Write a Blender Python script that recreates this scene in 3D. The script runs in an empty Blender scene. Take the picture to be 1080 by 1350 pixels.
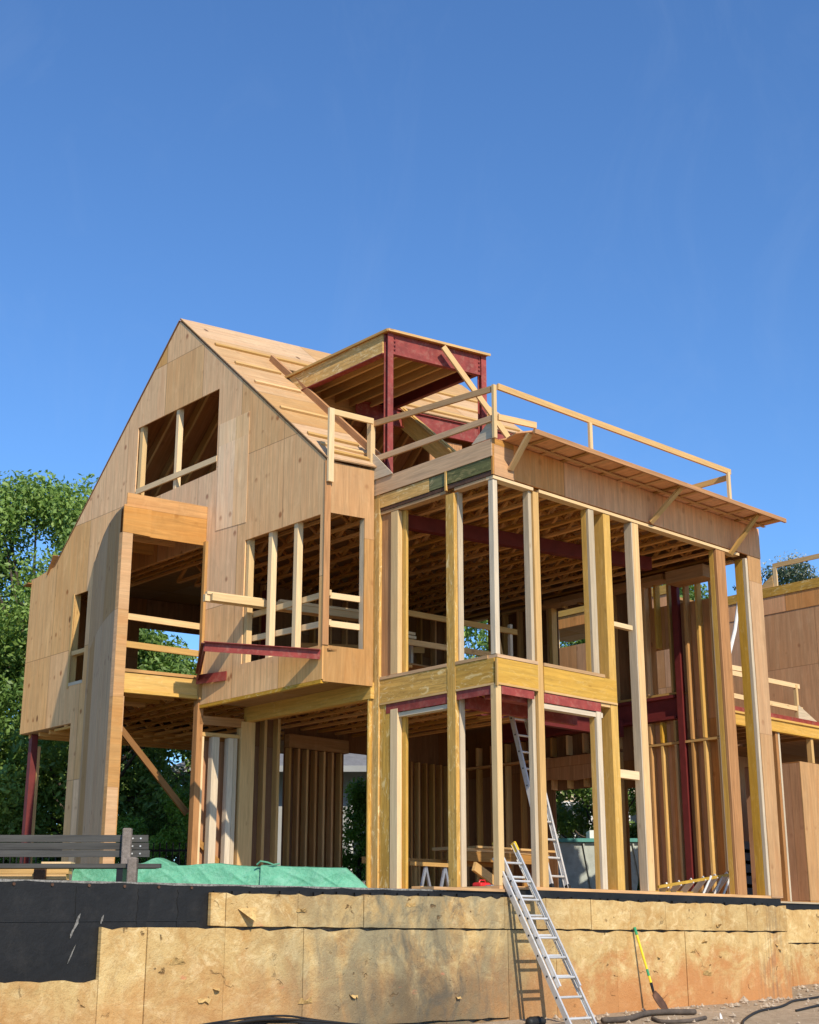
import bpy, math, random
import numpy as np
from mathutils import Vector
from mathutils.geometry import tessellate_polygon
from mathutils import noise as mnoise

rnd = random.Random(11)
scn = bpy.context.scene
col = scn.collection

# ------------------------------------------------------------------ frames
# Two horizontal building grids.  The glazed wing and its foundation wall run along AX,
# the gabled wing runs along AH; both have BX as their second direction.
AX = np.array([0.72226, 0.69163, 0.0])
AH = np.array([0.85059, 0.52583, 0.0])
BX = np.array([-0.66512, 0.74673, 0.0])
ZX = np.array([0.0, 0.0, 1.0])
OG = np.array([1.186, 19.1, 0.0])
OH = np.array([-1.28, 20.49, 0.0])
CAM_Z = -0.68


def G(a, b, z):
    return OG + AX * a + BX * b + ZX * z


def H(a, b, z):
    return OH + AH * a + BX * b + ZX * z


def W(x, y, z):
    return np.array([x, y, z], float)


# ------------------------------------------------------------------ materials
def nt(name):
    m = bpy.data.materials.new(name)
    m.use_nodes = True
    t = m.node_tree
    t.nodes.clear()
    out = t.nodes.new('ShaderNodeOutputMaterial')
    p = t.nodes.new('ShaderNodeBsdfPrincipled')
    t.links.new(p.outputs[0], out.inputs[0])
    return m, t, p


class NB:
    """small helper for wiring shader nodes"""

    def __init__(s, t):
        s.t = t

    def n(s, typ, **kw):
        nd = s.t.nodes.new(typ)
        for k, v in kw.items():
            setattr(nd, k, v)
        return nd

    def l(s, a, b):
        s.t.links.new(a, b)

    def val(s, sock, v):
        if isinstance(v, (int, float, tuple, list)):
            sock.default_value = v
        else:
            s.l(v, sock)

    def math(s, op, a, b=None, c=None, clamp=False):
        nd = s.n('ShaderNodeMath', operation=op, use_clamp=clamp)
        s.val(nd.inputs[0], a)
        if b is not None:
            s.val(nd.inputs[1], b)
        if c is not None:
            s.val(nd.inputs[2], c)
        return nd.outputs[0]

    def mix(s, f, a, b, typ='MIX'):
        nd = s.n('ShaderNodeMix', data_type='RGBA', blend_type=typ)
        s.val(nd.inputs[0], f)
        s.val(nd.inputs[6], a if not isinstance(a, tuple) else (*a, 1))
        s.val(nd.inputs[7], b if not isinstance(b, tuple) else (*b, 1))
        return nd.outputs[2]

    def mapr(s, v, a, b, c=0.0, d=1.0):
        nd = s.n('ShaderNodeMapRange')
        s.val(nd.inputs[0], v)
        for i, q in enumerate((a, b, c, d)):
            nd.inputs[i + 1].default_value = q
        return nd.outputs[0]

    def noise(s, vec, scale, detail=4, rough=0.55, dist=0.0):
        nd = s.n('ShaderNodeTexNoise')
        s.l(vec, nd.inputs['Vector'])
        nd.inputs['Scale'].default_value = scale
        nd.inputs['Detail'].default_value = detail
        nd.inputs['Roughness'].default_value = rough
        nd.inputs['Distortion'].default_value = dist
        return nd.outputs['Fac']

    def scale(s, vec, v):
        nd = s.n('ShaderNodeVectorMath', operation='MULTIPLY')
        s.l(vec, nd.inputs[0])
        nd.inputs[1].default_value = v
        return nd.outputs[0]

    def uv(s):
        return s.n('ShaderNodeUVMap', uv_map='UVMap').outputs[0]

    def tint(s):
        nd = s.n('ShaderNodeAttribute', attribute_name='tint')
        return nd.outputs['Fac']

    def bump(s, h, strength, dist=0.01):
        nd = s.n('ShaderNodeBump')
        nd.inputs['Strength'].default_value = strength
        nd.inputs['Distance'].default_value = dist
        s.l(h, nd.inputs['Height'])
        return nd.outputs[0]


def hexmul(c, k):
    return tuple(min(1, x * k) for x in c)


def wood(name, c, dark=0.62, var=0.35, knots=0.5, grey=0.0, rough=0.75, blotch=0.0):
    """sawn lumber; UV u runs along the grain in metres"""
    m, t, p = nt(name)
    B = NB(t)
    uv = B.uv()
    g = B.noise(B.scale(uv, (1.6, 26, 1)), 1.0, 5, .6, .6)
    fine = B.noise(B.scale(uv, (6, 130, 1)), 1.0, 3, .6)
    big = B.noise(B.scale(uv, (.9, 5, 1)), 1.0, 2)
    tv = B.tint()
    base = B.mix(B.mapr(g, .32, .72), hexmul(c, dark), hexmul(c, 1.08))
    base = B.mix(B.math('MULTIPLY', B.mapr(fine, .45, .75), .3), base, hexmul(c, dark * .8))
    base = B.mix(B.mapr(big, .3, .75, 0, .35), base, (c[0] * .95, c[1] * .82, c[2] * .7))
    if grey:
        gm = B.noise(B.scale(uv, (.8, 9, 1)), 1.3, 5, .7)
        base = B.mix(B.mapr(gm, .35, .7, grey * .3, grey), base, (.36, .33, .28))
    if knots:
        vo = B.n('ShaderNodeTexVoronoi')
        B.l(B.scale(uv, (2.2, 6.5, 1)), vo.inputs['Vector'])
        vo.inputs['Scale'].default_value = 1.0
        vo.inputs['Randomness'].default_value = 1.0
        sel = B.n('ShaderNodeSeparateColor')
        B.l(vo.outputs['Color'], sel.inputs[0])
        k = B.math('MULTIPLY', B.mapr(vo.outputs['Distance'], .05, .13, 1, 0), B.math('GREATER_THAN', sel.outputs[0], .55))
        base = B.mix(B.math('MULTIPLY', k, knots), base, (c[0] * .33, c[1] * .22, c[2] * .16))
    if blotch:
        b1 = B.noise(B.scale(uv, (2.2, 6, 1)), 1.6, 7, .72, 1.6)
        b2 = B.noise(B.scale(uv, (3.5, 12, 1)), 2.0, 6, .7, 1.0)
        base = B.mix(B.mapr(b1, .54, .64, 0, blotch), base, (.86, .66, .32))
        base = B.mix(B.mapr(b2, .56, .70, 0, blotch), base, (.26, .13, .03))
    vv = B.n('ShaderNodeHueSaturation')
    B.l(base, vv.inputs['Color'])
    B.l(B.mapr(tv, 0, 1, 1 - var, 1 + var * .6), vv.inputs['Value'])
    B.l(B.mapr(tv, 0, 1, 1.1, .92), vv.inputs['Saturation'])
    B.l(vv.outputs[0], p.inputs['Base Color'])
    p.inputs['Roughness'].default_value = rough
    p.inputs['Specular IOR Level'].default_value = .25
    B.l(B.bump(g, .25, .004), p.inputs['Normal'])
    return m


def ply(name, c, pw=1.22, ph=2.44, weather=0.0, rough=0.8, seam=.75, off=(0, 0), spots=.6, upgrain=True, groove=0.0):
    """plywood sheathing: sheets, joints, football patches, nail rows.  UV in metres (u along wall, v up)"""
    m, t, p = nt(name)
    B = NB(t)
    uv = B.uv()
    sep = B.n('ShaderNodeSeparateXYZ')
    B.l(uv, sep.inputs[0])
    u = B.math('ADD', sep.outputs[0], off[0])
    v = B.math('ADD', sep.outputs[1], off[1])
    cu = B.math('DIVIDE', u, pw)
    cv = B.math('DIVIDE', v, ph)
    idu = B.math('FLOOR', cu)
    idv = B.math('FLOOR', cv)
    comb = B.n('ShaderNodeCombineXYZ')
    B.l(idu, comb.inputs[0])
    B.l(idv, comb.inputs[1])
    wn = B.n('ShaderNodeTexWhiteNoise', noise_dimensions='2D')
    B.l(comb.outputs[0], wn.inputs['Vector'])
    pid = wn.outputs['Value']
    # grain, shifted on every sheet
    sh = B.n('ShaderNodeVectorMath', operation='ADD')
    B.l(uv, sh.inputs[0])
    sc = B.n('ShaderNodeVectorMath', operation='SCALE')
    B.l(wn.outputs['Color'], sc.inputs[0])
    sc.inputs['Scale'].default_value = 37.0
    B.l(sc.outputs[0], sh.inputs[1])
    gv = (17, .9, 1) if upgrain else (.9, 17, 1)
    gf = (95, 2.5, 1) if upgrain else (2.5, 95, 1)
    gs = (6, .6, 1) if upgrain else (.6, 6, 1)
    g = B.noise(B.scale(sh.outputs[0], gv), 1.0, 6, .62, 1.0)
    fine = B.noise(B.scale(sh.outputs[0], gf), 1.0, 3, .6)
    st = B.noise(B.scale(sh.outputs[0], gs), 1.0, 4, .6, .5)
    base = B.mix(B.mapr(g, .3, .72), hexmul(c, .66), hexmul(c, 1.08))
    base = B.mix(B.mapr(fine, .5, .78, 0, .35), base, hexmul(c, .5))
    base = B.mix(B.mapr(st, .42, .72, 0, .45), base, (c[0] * .86, c[1] * .66, c[2] * .5))
    if weather:
        wm = B.noise(B.scale(uv, (1.6, .35, 1)), 1.0, 5, .65)
        base = B.mix(B.mapr(wm, .36, .66, 0, weather), base, (c[0] * .70, c[1] * .74, c[2] * .82))
    blot = B.noise(B.scale(uv, (1.9, 1.0, 1)), 1.5, 8, .72, 1.2)
    base = B.mix(B.mapr(blot, .48, .70, 0, .45), base, hexmul(c, .62))
    base = B.mix(B.mapr(B.noise(B.scale(uv, (2.6, .8, 1)), 2.3, 7, .7, .8), .54, .72, 0, .4), base, (min(1, c[0] * 1.05), min(1, c[1] * 1.16), min(1, c[2] * 1.35)))
    # patches and nail heads in rows
    vo = B.n('ShaderNodeTexVoronoi')
    B.l(B.scale(sh.outputs[0], (5.6, 4.4, 1)), vo.inputs['Vector'])
    vo.inputs['Scale'].default_value = 1.0
    selc = B.n('ShaderNodeSeparateColor')
    B.l(vo.outputs['Color'], selc.inputs[0])
    row = B.math('FRACT', B.math('DIVIDE', v, .81))
    rowm = B.mapr(B.math('ABSOLUTE', B.math('SUBTRACT', row, .5)), .05, .16, 1, .04)
    spot = B.math('MULTIPLY', B.mapr(vo.outputs['Distance'], .15, .30, 1, 0), B.math('GREATER_THAN', selc.outputs[1], .35))
    spot = B.math('MULTIPLY', spot, rowm)
    base = B.mix(B.math('MULTIPLY', spot, spots), base, (c[0] * .38, c[1] * .24, c[2] * .17))
    if groove:
        gx = B.math('FRACT', B.math('DIVIDE', u, .152))
        gl = B.mapr(B.math('ABSOLUTE', B.math('SUBTRACT', gx, .5)), .40, .5, 0, 1)
        gn = B.mapr(B.noise(B.scale(uv, (6.6, .5, 1)), 1.0, 2), .35, .65, .2, 1)
        base = B.mix(B.math('MULTIPLY', B.math('MULTIPLY', gl, gn), groove), base, hexmul(c, .42))
    # large knots
    vk = B.n('ShaderNodeTexVoronoi')
    B.l(B.scale(sh.outputs[0], (1.8, 1.0, 1)), vk.inputs['Vector'])
    vk.inputs['Scale'].default_value = 1.0
    selk = B.n('ShaderNodeSeparateColor')
    B.l(vk.outputs['Color'], selk.inputs[0])
    kn = B.math('MULTIPLY', B.mapr(vk.outputs['Distance'], .04, .085, 1, 0), B.math('GREATER_THAN', selk.outputs[2], .72))
    base = B.mix(B.math('MULTIPLY', kn, .85), base, (c[0] * .14, c[1] * .09, c[2] * .07))
    # sheet joints
    eu = B.math('MULTIPLY', B.math('SUBTRACT', .5, B.math('ABSOLUTE', B.math('SUBTRACT', B.math('FRACT', cu), .5))), pw)
    ev = B.math('MULTIPLY', B.math('SUBTRACT', .5, B.math('ABSOLUTE', B.math('SUBTRACT', B.math('FRACT', cv), .5))), ph)
    e = B.mapr(B.math('MINIMUM', eu, ev), .003, .009, 1, 0)
    base = B.mix(B.math('MULTIPLY', e, seam), base, (c[0] * .2, c[1] * .15, c[2] * .12))
    hs = B.n('ShaderNodeHueSaturation')
    B.l(base, hs.inputs['Color'])
    tv = B.tint()
    B.l(B.math('MULTIPLY', B.mapr(pid, 0, 1, .88, 1.07), B.mapr(tv, 0, 1, .85, 1.12)), hs.inputs['Value'])
    B.l(B.mapr(pid, 0, 1, 1.1, .85), hs.inputs['Saturation'])
    B.l(hs.outputs[0], p.inputs['Base Color'])
    p.inputs['Roughness'].default_value = rough
    p.inputs['Specular IOR Level'].default_value = .2
    B.l(B.bump(g, .25, .005), p.inputs['Normal'])
    return m


def simple(name, c, rough=.6, metal=0.0, var=.15, nscale=3.0, bump=0.0, bscale=40, spec=.4, dirt=None):
    m, t, p = nt(name)
    B = NB(t)
    co = B.n('ShaderNodeTexCoord').outputs['Object']
    n1 = B.noise(co, nscale, 6, .62)
    base = B.mix(B.mapr(n1, .3, .7), hexmul(c, 1 - var), hexmul(c, 1 + var))
    if dirt:
        n3 = B.noise(co, nscale * 2.3, 5, .7)
        base = B.mix(B.mapr(n3, .5, .72, 0, dirt[1]), base, dirt[0])
    hs = B.n('ShaderNodeHueSaturation')
    B.l(base, hs.inputs['Color'])
    B.l(B.mapr(B.tint(), 0, 1, .88, 1.12), hs.inputs['Value'])
    B.l(hs.outputs[0], p.inputs['Base Color'])
    p.inputs['Roughness'].default_value = rough
    p.inputs['Metallic'].default_value = metal
    p.inputs['Specular IOR Level'].default_value = spec
    if bump:
        n2 = B.noise(co, bscale, 5, .6)
        B.l(B.bump(n2, bump, .02), p.inputs['Normal'])
    return m


def insulation(name):
    m, t, p = nt(name)
    B = NB(t)
    uv = B.uv()                              # u = metres along the wall, v = height above the floor
    sep = B.n('ShaderNodeSeparateXYZ')
    B.l(uv, sep.inputs[0])
    n1 = B.noise(uv, 1.5, 8, .7, 1.0)
    n2 = B.noise(uv, 7, 8, .7, .9)
    n3 = B.noise(B.scale(uv, (1.1, .5, 1)), 1.2, 5, .6, .5)
    n4 = B.noise(uv, 34, 5, .65)
    n5 = B.noise(uv, 3.1, 7, .72, 1.4)
    n6 = B.noise(B.scale(uv, (1, 1, 1)), 12, 6, .7, 2.0)
    c = B.mix(B.mapr(n1, .36, .62), (.47, .275, .095), (.60, .42, .18))
    c = B.mix(B.mapr(n5, .50, .64, 0, .75), c, (.62, .465, .225))
    c = B.mix(B.mapr(n2, .52, .70, 0, .6), c, (.47, .27, .09))
    c = B.mix(B.mapr(n6, .54, .72, 0, .55), c, (.30, .17, .06))
    n7 = B.noise(B.scale(uv, (1.5, 2.0, 1)), 2.0, 9, .78, .7)
    c = B.mix(B.mapr(n7, .52, .66, 0, .5), c, (.33, .19, .065))
    c = B.mix(B.mapr(n7, .47, .36, 0, .75), c, (.76, .58, .30))
    low = B.math('ADD', sep.outputs[1], B.mapr(n1, .25, .75, -.6, .6))
    right = B.mapr(sep.outputs[0], -6, 2.5, .35, 1.0)
    c = B.mix(B.math('MULTIPLY', B.mapr(low, -.80, -1.35, 0, .85), right), c, (.48, .205, .072))
    # grey-green staining and dappled tree shade, both painted, round the middle boards
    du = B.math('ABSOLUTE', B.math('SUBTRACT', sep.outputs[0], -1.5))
    stain_shade = B.math('MULTIPLY', B.mapr(du, .9, 2.9, 1, 0), B.mapr(B.noise(B.scale(uv, (1.5, .7, 1)), 1.3, 6, .65, .8), .36, .56, .1, 1))
    c = B.mix(B.math('MULTIPLY', stain_shade, .85), c, (.225, .20, .125))
    damp_shade = B.math('MULTIPLY', B.mapr(du, .2, 2.2, 1, 0), B.mapr(B.math('ADD', sep.outputs[1], B.mapr(n1, .25, .75, -.5, .5)), -.60, -1.35, 0, .9))  # lower centre darkened: damp stain with tree shade painted in
    c = B.mix(damp_shade, c, (.13, .095, .055))
    mould_shade = B.math('MULTIPLY', B.mapr(du, .8, 2.2, 1, 0), B.mapr(B.noise(B.scale(uv, (1.3, .8, 1)), 2.2, 8, .75, 1.0), .52, .68, 0, .8))  # mould blotches that also paint the dapples of tree shade
    c = B.mix(mould_shade, c, (.085, .08, .065))
    # pinkish rubbed spots
    c = B.mix(B.mapr(B.noise(B.scale(uv, (1.3, 2.4, 1)), 2.2, 3, .5), .70, .78, 0, .6), c, (.60, .17, .10))
    # streaks near the far end
    de = B.math('ABSOLUTE', B.math('SUBTRACT', sep.outputs[0], 6.2))
    stk = B.math('MULTIPLY', B.mapr(de, .1, .8, 1, 0), B.mapr(B.noise(B.scale(uv, (14, 1.2, 1)), 1.0, 4), .45, .7, 0, .6))
    c = B.mix(stk, c, (.16, .11, .075))
    # pits and tears, bent by noise
    wv = B.n('ShaderNodeVectorMath', operation='ADD')
    B.l(uv, wv.inputs[0])
    nn = B.n('ShaderNodeTexNoise')
    B.l(uv, nn.inputs['Vector'])
    nn.inputs['Scale'].default_value = 7
    nn.inputs['Detail'].default_value = 5
    sc = B.n('ShaderNodeVectorMath', operation='SCALE')
    B.l(nn.outputs['Color'], sc.inputs[0])
    sc.inputs['Scale'].default_value = .30
    B.l(sc.outputs[0], wv.inputs[1])
    pit = None
    for (sx, sy, th, a, b) in ((2.0, 4.6, .72, .05, .12), (4.5, 7.5, .78, .05, .15)):
        vo = B.n('ShaderNodeTexVoronoi')
        B.l(B.scale(wv.outputs[0], (sx, sy, 1)), vo.inputs['Vector'])
        vo.inputs['Scale'].default_value = 1.0
        sl = B.n('ShaderNodeSeparateColor')
        B.l(vo.outputs['Color'], sl.inputs[0])
        q = B.math('MULTIPLY', B.mapr(vo.outputs['Distance'], a, b, 1, 0), B.math('GREATER_THAN', sl.outputs[0], th))
        pit = q if pit is None else B.math('MAXIMUM', pit, q)
    # thin cracks
    vc = B.n('ShaderNodeTexVoronoi', feature='DISTANCE_TO_EDGE')
    B.l(B.scale(wv.outputs[0], (1.1, 2.6, 1)), vc.inputs['Vector'])
    vc.inputs['Scale'].default_value = 1.0
    crack = B.math('MULTIPLY', B.mapr(vc.outputs['Distance'], .005, .018, 1, 0), B.mapr(B.noise(uv, 2.6, 4), .60, .66, 0, .8))
    pit = B.math('MAXIMUM', pit, B.math('MULTIPLY', crack, .8))
    c = B.mix(B.math('MULTIPLY', pit, .8), c, (.13, .065, .022))
    hs = B.n('ShaderNodeHueSaturation')
    B.l(c, hs.inputs['Color'])
    B.l(B.mapr(B.tint(), 0, 1, .90, 1.08), hs.inputs['Value'])
    B.l(hs.outputs[0], p.inputs['Base Color'])
    p.inputs['Roughness'].default_value = .85
    p.inputs['Specular IOR Level'].default_value = .2
    hgt = B.math('ADD', B.math('MULTIPLY', n2, .9), B.math('MULTIPLY', n4, .35))
    hgt = B.math('ADD', hgt, B.math('MULTIPLY', n6, .5))
    hgt = B.math('SUBTRACT', hgt, B.math('MULTIPLY', pit, 1.0))
    B.l(B.bump(hgt, .75, .022), p.inputs['Normal'])
    return m


def foliage(name, c, trans=.45):
    m = bpy.data.materials.new(name)
    m.use_nodes = True
    t = m.node_tree
    t.nodes.clear()
    B = NB(t)
    out = B.n('ShaderNodeOutputMaterial')
    d = B.n('ShaderNodeBsdfPrincipled')
    tr = B.n('ShaderNodeBsdfTranslucent')
    ms = B.n('ShaderNodeMixShader')
    ms.inputs[0].default_value = trans * .5
    hs = B.n('ShaderNodeHueSaturation')
    hs.inputs['Color'].default_value = (*c, 1)
    tv = B.tint()
    B.l(B.mapr(tv, 0, 1, .55, 1.5), hs.inputs['Value'])
    B.l(B.mapr(tv, 0, 1, .515, .485), hs.inputs['Hue'])
    B.l(hs.outputs[0], d.inputs['Base Color'])
    d.inputs['Roughness'].default_value = .5
    d.inputs['Specular IOR Level'].default_value = .35
    t2 = B.mix(.5, hs.outputs[0], (c[0] * 2.2, c[1] * 2.2, c[2] * .6))
    B.l(t2, tr.inputs[0])
    B.l(d.outputs[0], ms.inputs[1])
    B.l(tr.outputs[0], ms.inputs[2])
    B.l(ms.outputs[0], out.inputs[0])
    return m


def glassmat(name):
    m, t, p = nt(name)
    p.inputs['Base Color'].default_value = (.03, .04, .05, 1)
    p.inputs['Roughness'].default_value = .06
    return m


MT = {
    'lumber': wood('fresh_lumber', (.68, .43, .175), .72, .22, .5),
    'lumber2': wood('interior_lumber', (.62, .345, .13), .62, .35, .5),
    'red_lumber': wood('reddish_fir', (.52, .27, .12), .62, .22, .5),
    'silver': wood('weathered_lumber', (.70, .57, .39), .66, .2, .4, .36),
    'white_lumber': wood('pale_lumber', (.76, .55, .30), .8, .14, .35),
    'yellow': wood('yellow_laminated_lumber', (.68, .41, .10), .68, .16, .4, blotch=.18),
    'yellow_rough': wood('stained_laminated_lumber', (.72, .42, .10), .5, .14, .4, blotch=.75),
    'green': wood('green_stained_lumber', (.20, .205, .085), .4, .2, .2, blotch=.3),
    'grey_plank': wood('grey_plank', (.64, .39, .19), .6, .2, .5, .16),
    'ply_gable': ply('gable_plywood', (.95, .545, .235), weather=.34, off=(.15, .35), groove=.38, spots=.85, seam=.6),
    'ply_orange': ply('fresh_plywood', (.60, .315, .115), pw=2.44, ph=1.22, weather=.1, upgrain=False, seam=.35, spots=.35),
    'ply_bay': ply('bay_plywood', (.57, .325, .14), pw=1.4, ph=2.6, weather=.18, seam=.3, spots=.4),
    'ply_brown': ply('brown_plywood', (.84, .41, .165), pw=2.44, ph=4, weather=.15, seam=.6, spots=.35, off=(.9, 0)),
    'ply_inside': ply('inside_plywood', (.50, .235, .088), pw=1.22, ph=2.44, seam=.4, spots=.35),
    'ply_dark': ply('shaded_inside_plywood', (.24, .115, .045), seam=.4, spots=.3),  # darker copy of the inside plywood; interior shade is in its colour
    'ply_near': ply('sunlit_inside_plywood', (.60, .305, .125), pw=.4, ph=3, seam=.25, spots=.5),  # lighter copy for the near end wall; sunlight is in its colour
    'ply_shade': ply('shaded_plywood', (.60, .36, .165), pw=1.22, ph=4.4, weather=.15, seam=.2, groove=.6),  # shade of the splayed wall is put into this darker plywood colour
    'roof_ply': ply('roof_plywood', (.60, .37, .175), pw=2.44, ph=1.22, weather=.1, upgrain=False, seam=.55, spots=.25),
    'deck': ply('deck_plywood', (.46, .265, .12), pw=2.44, ph=1.22, upgrain=False, seam=.5, spots=.2),
    'rust_wood': wood('dark_brace_lumber', (.33, .17, .07), .6, .2, .4),
    'truss': wood('truss_lumber', (.84, .46, .15), .58, .3, .4),
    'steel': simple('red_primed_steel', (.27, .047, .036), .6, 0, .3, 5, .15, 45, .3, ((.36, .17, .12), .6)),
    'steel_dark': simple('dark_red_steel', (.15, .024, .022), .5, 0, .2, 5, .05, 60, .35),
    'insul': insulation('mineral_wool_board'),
    'black': simple('black_membrane', (.0085, .0085, .0085), .6, 0, .4, 1.5, .4, 9, .35, ((.030, .027, .024), .5)),
    'concrete': simple('concrete', (.20, .165, .14), .9, 0, .25, 12, .5, 70, .2, ((.09, .075, .06), .6)),
    'alu': simple('aluminium', (.68, .66, .62), .42, .40, .1, 6, .05, 50, .5, ((.45, .45, .46), .4)),
    'alu_dark': simple('dull_aluminium', (.42, .43, .45), .4, .6, .15, 6),
    'fibre': simple('yellow_fibreglass', (.70, .44, .03), .4, 0, .15, 5),
    'fibre_old': simple('worn_yellow_fibreglass', (.48, .29, .035), .5, 0, .25, 9),
    'rubber': simple('black_rubber', (.012, .012, .012), .6, 0, .3, 8, .1, 60),
    'tarp': simple('green_tarpaulin', (.105, .34, .205), .55, 0, .2, 3.0, .6, 26, .35, ((.20, .42, .30), .6)),
    'bench_wood': wood('grey_painted_bench_wood', (.060, .060, .058), .45, .3, .1, .13),
    'shovel_y': simple('yellow_handle', (.72, .55, .02), .4, 0, .1, 5),
    'shovel_g': simple('green_handle', (.04, .30, .12), .4, 0, .1, 5),
    'iron': simple('black_iron', (.012, .012, .013), .45, .3, .2, 8),
    'rust': simple('rusty_steel', (.12, .06, .035), .7, .4, .3, 9, .2, 50),
    'red_plastic': simple('red_plastic', (.55, .02, .02), .4, 0, .1, 8),
    'white_paint': simple('white_paint', (.72, .72, .70), .5, 0, .06, 3),
    'cream': simple('cream_stucco', (.52, .42, .30), .85, 0, .08, 2, .15, 60),
    'greystucco': simple('grey_siding', (.34, .35, .34), .8, 0, .08, 2, .1, 30),
    'shingle': simple('grey_shingle', (.17, .17, .175), .85, 0, .2, 6, .3, 25),
    'bin': simple('pale_grey_green_bin', (.46, .50, .46), .55, 0, .18, 3, .25, 8, .4, ((.2, .2, .17), .4)),
    'teal': simple('teal_rim', (.10, .34, .30), .5, 0, .1, 5),
    'blue': simple('blue_grey_slats', (.26, .32, .40), .5, 0, .1, 3),
    'glass': glassmat('dark_glass'),
    'bark': simple('bark', (.085, .065, .05), .9, 0, .3, 8, .6, 18),
    'leaf1': foliage('broad_leaves', (.17, .265, .058)),
    'leaf2': foliage('dark_leaves', (.135, .225, .05)),
    'leaf3': foliage('hedge_leaves', (.20, .36, .06)),
    'leaf4': foliage('pale_blossom_leaves', (.055, .085, .045)),
    'blossom': foliage('pale_blossom', (.42, .40, .30)),
    'stone': simple('stone', (.42, .33, .235), .95, 0, .35, 15, .4, 40),
    'flap': simple('torn_board_face', (.50, .33, .13), .9, 0, .35, 14, .5, 30, .2, ((.30, .16, .05), .8)),
}


def ground_material():
    m, t, p = nt('sandy_gravel')
    B = NB(t)
    co = B.n('ShaderNodeTexCoord').outputs['Object']
    n1 = B.noise(co, .9, 6, .6)
    n2 = B.noise(co, 9, 7, .7)
    n3 = B.noise(co, 55, 4, .7)
    c = B.mix(B.mapr(n1, .3, .7), (.34, .25, .16), (.48, .37, .255))
    c = B.mix(B.mapr(n2, .42, .72, 0, .7), c, (.20, .14, .085))
    c = B.mix(B.mapr(n3, .52, .72, 0, .55), c, (.55, .45, .33))
    B.l(c, p.inputs['Base Color'])
    p.inputs['Roughness'].default_value = .95
    p.inputs['Specular IOR Level'].default_value = .15
    B.l(B.bump(B.math('ADD', n2, B.math('MULTIPLY', n3, .5)), .9, .04), p.inputs['Normal'])
    return m


MT['scuff'] = simple('scuffed_membrane', (.22, .21, .19), .9, 0, .5, 25, .3, 60, .2, ((.02, .02, .02), .9))
MT['ground'] = ground_material()
MT['lawn'] = simple('dusty_yard', (.30, .255, .17), .95, 0, .3, .6, .4, 12, .15, ((.10, .12, .05), .6))

# ------------------------------------------------------------------ mesh building
WLOC = {}


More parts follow.
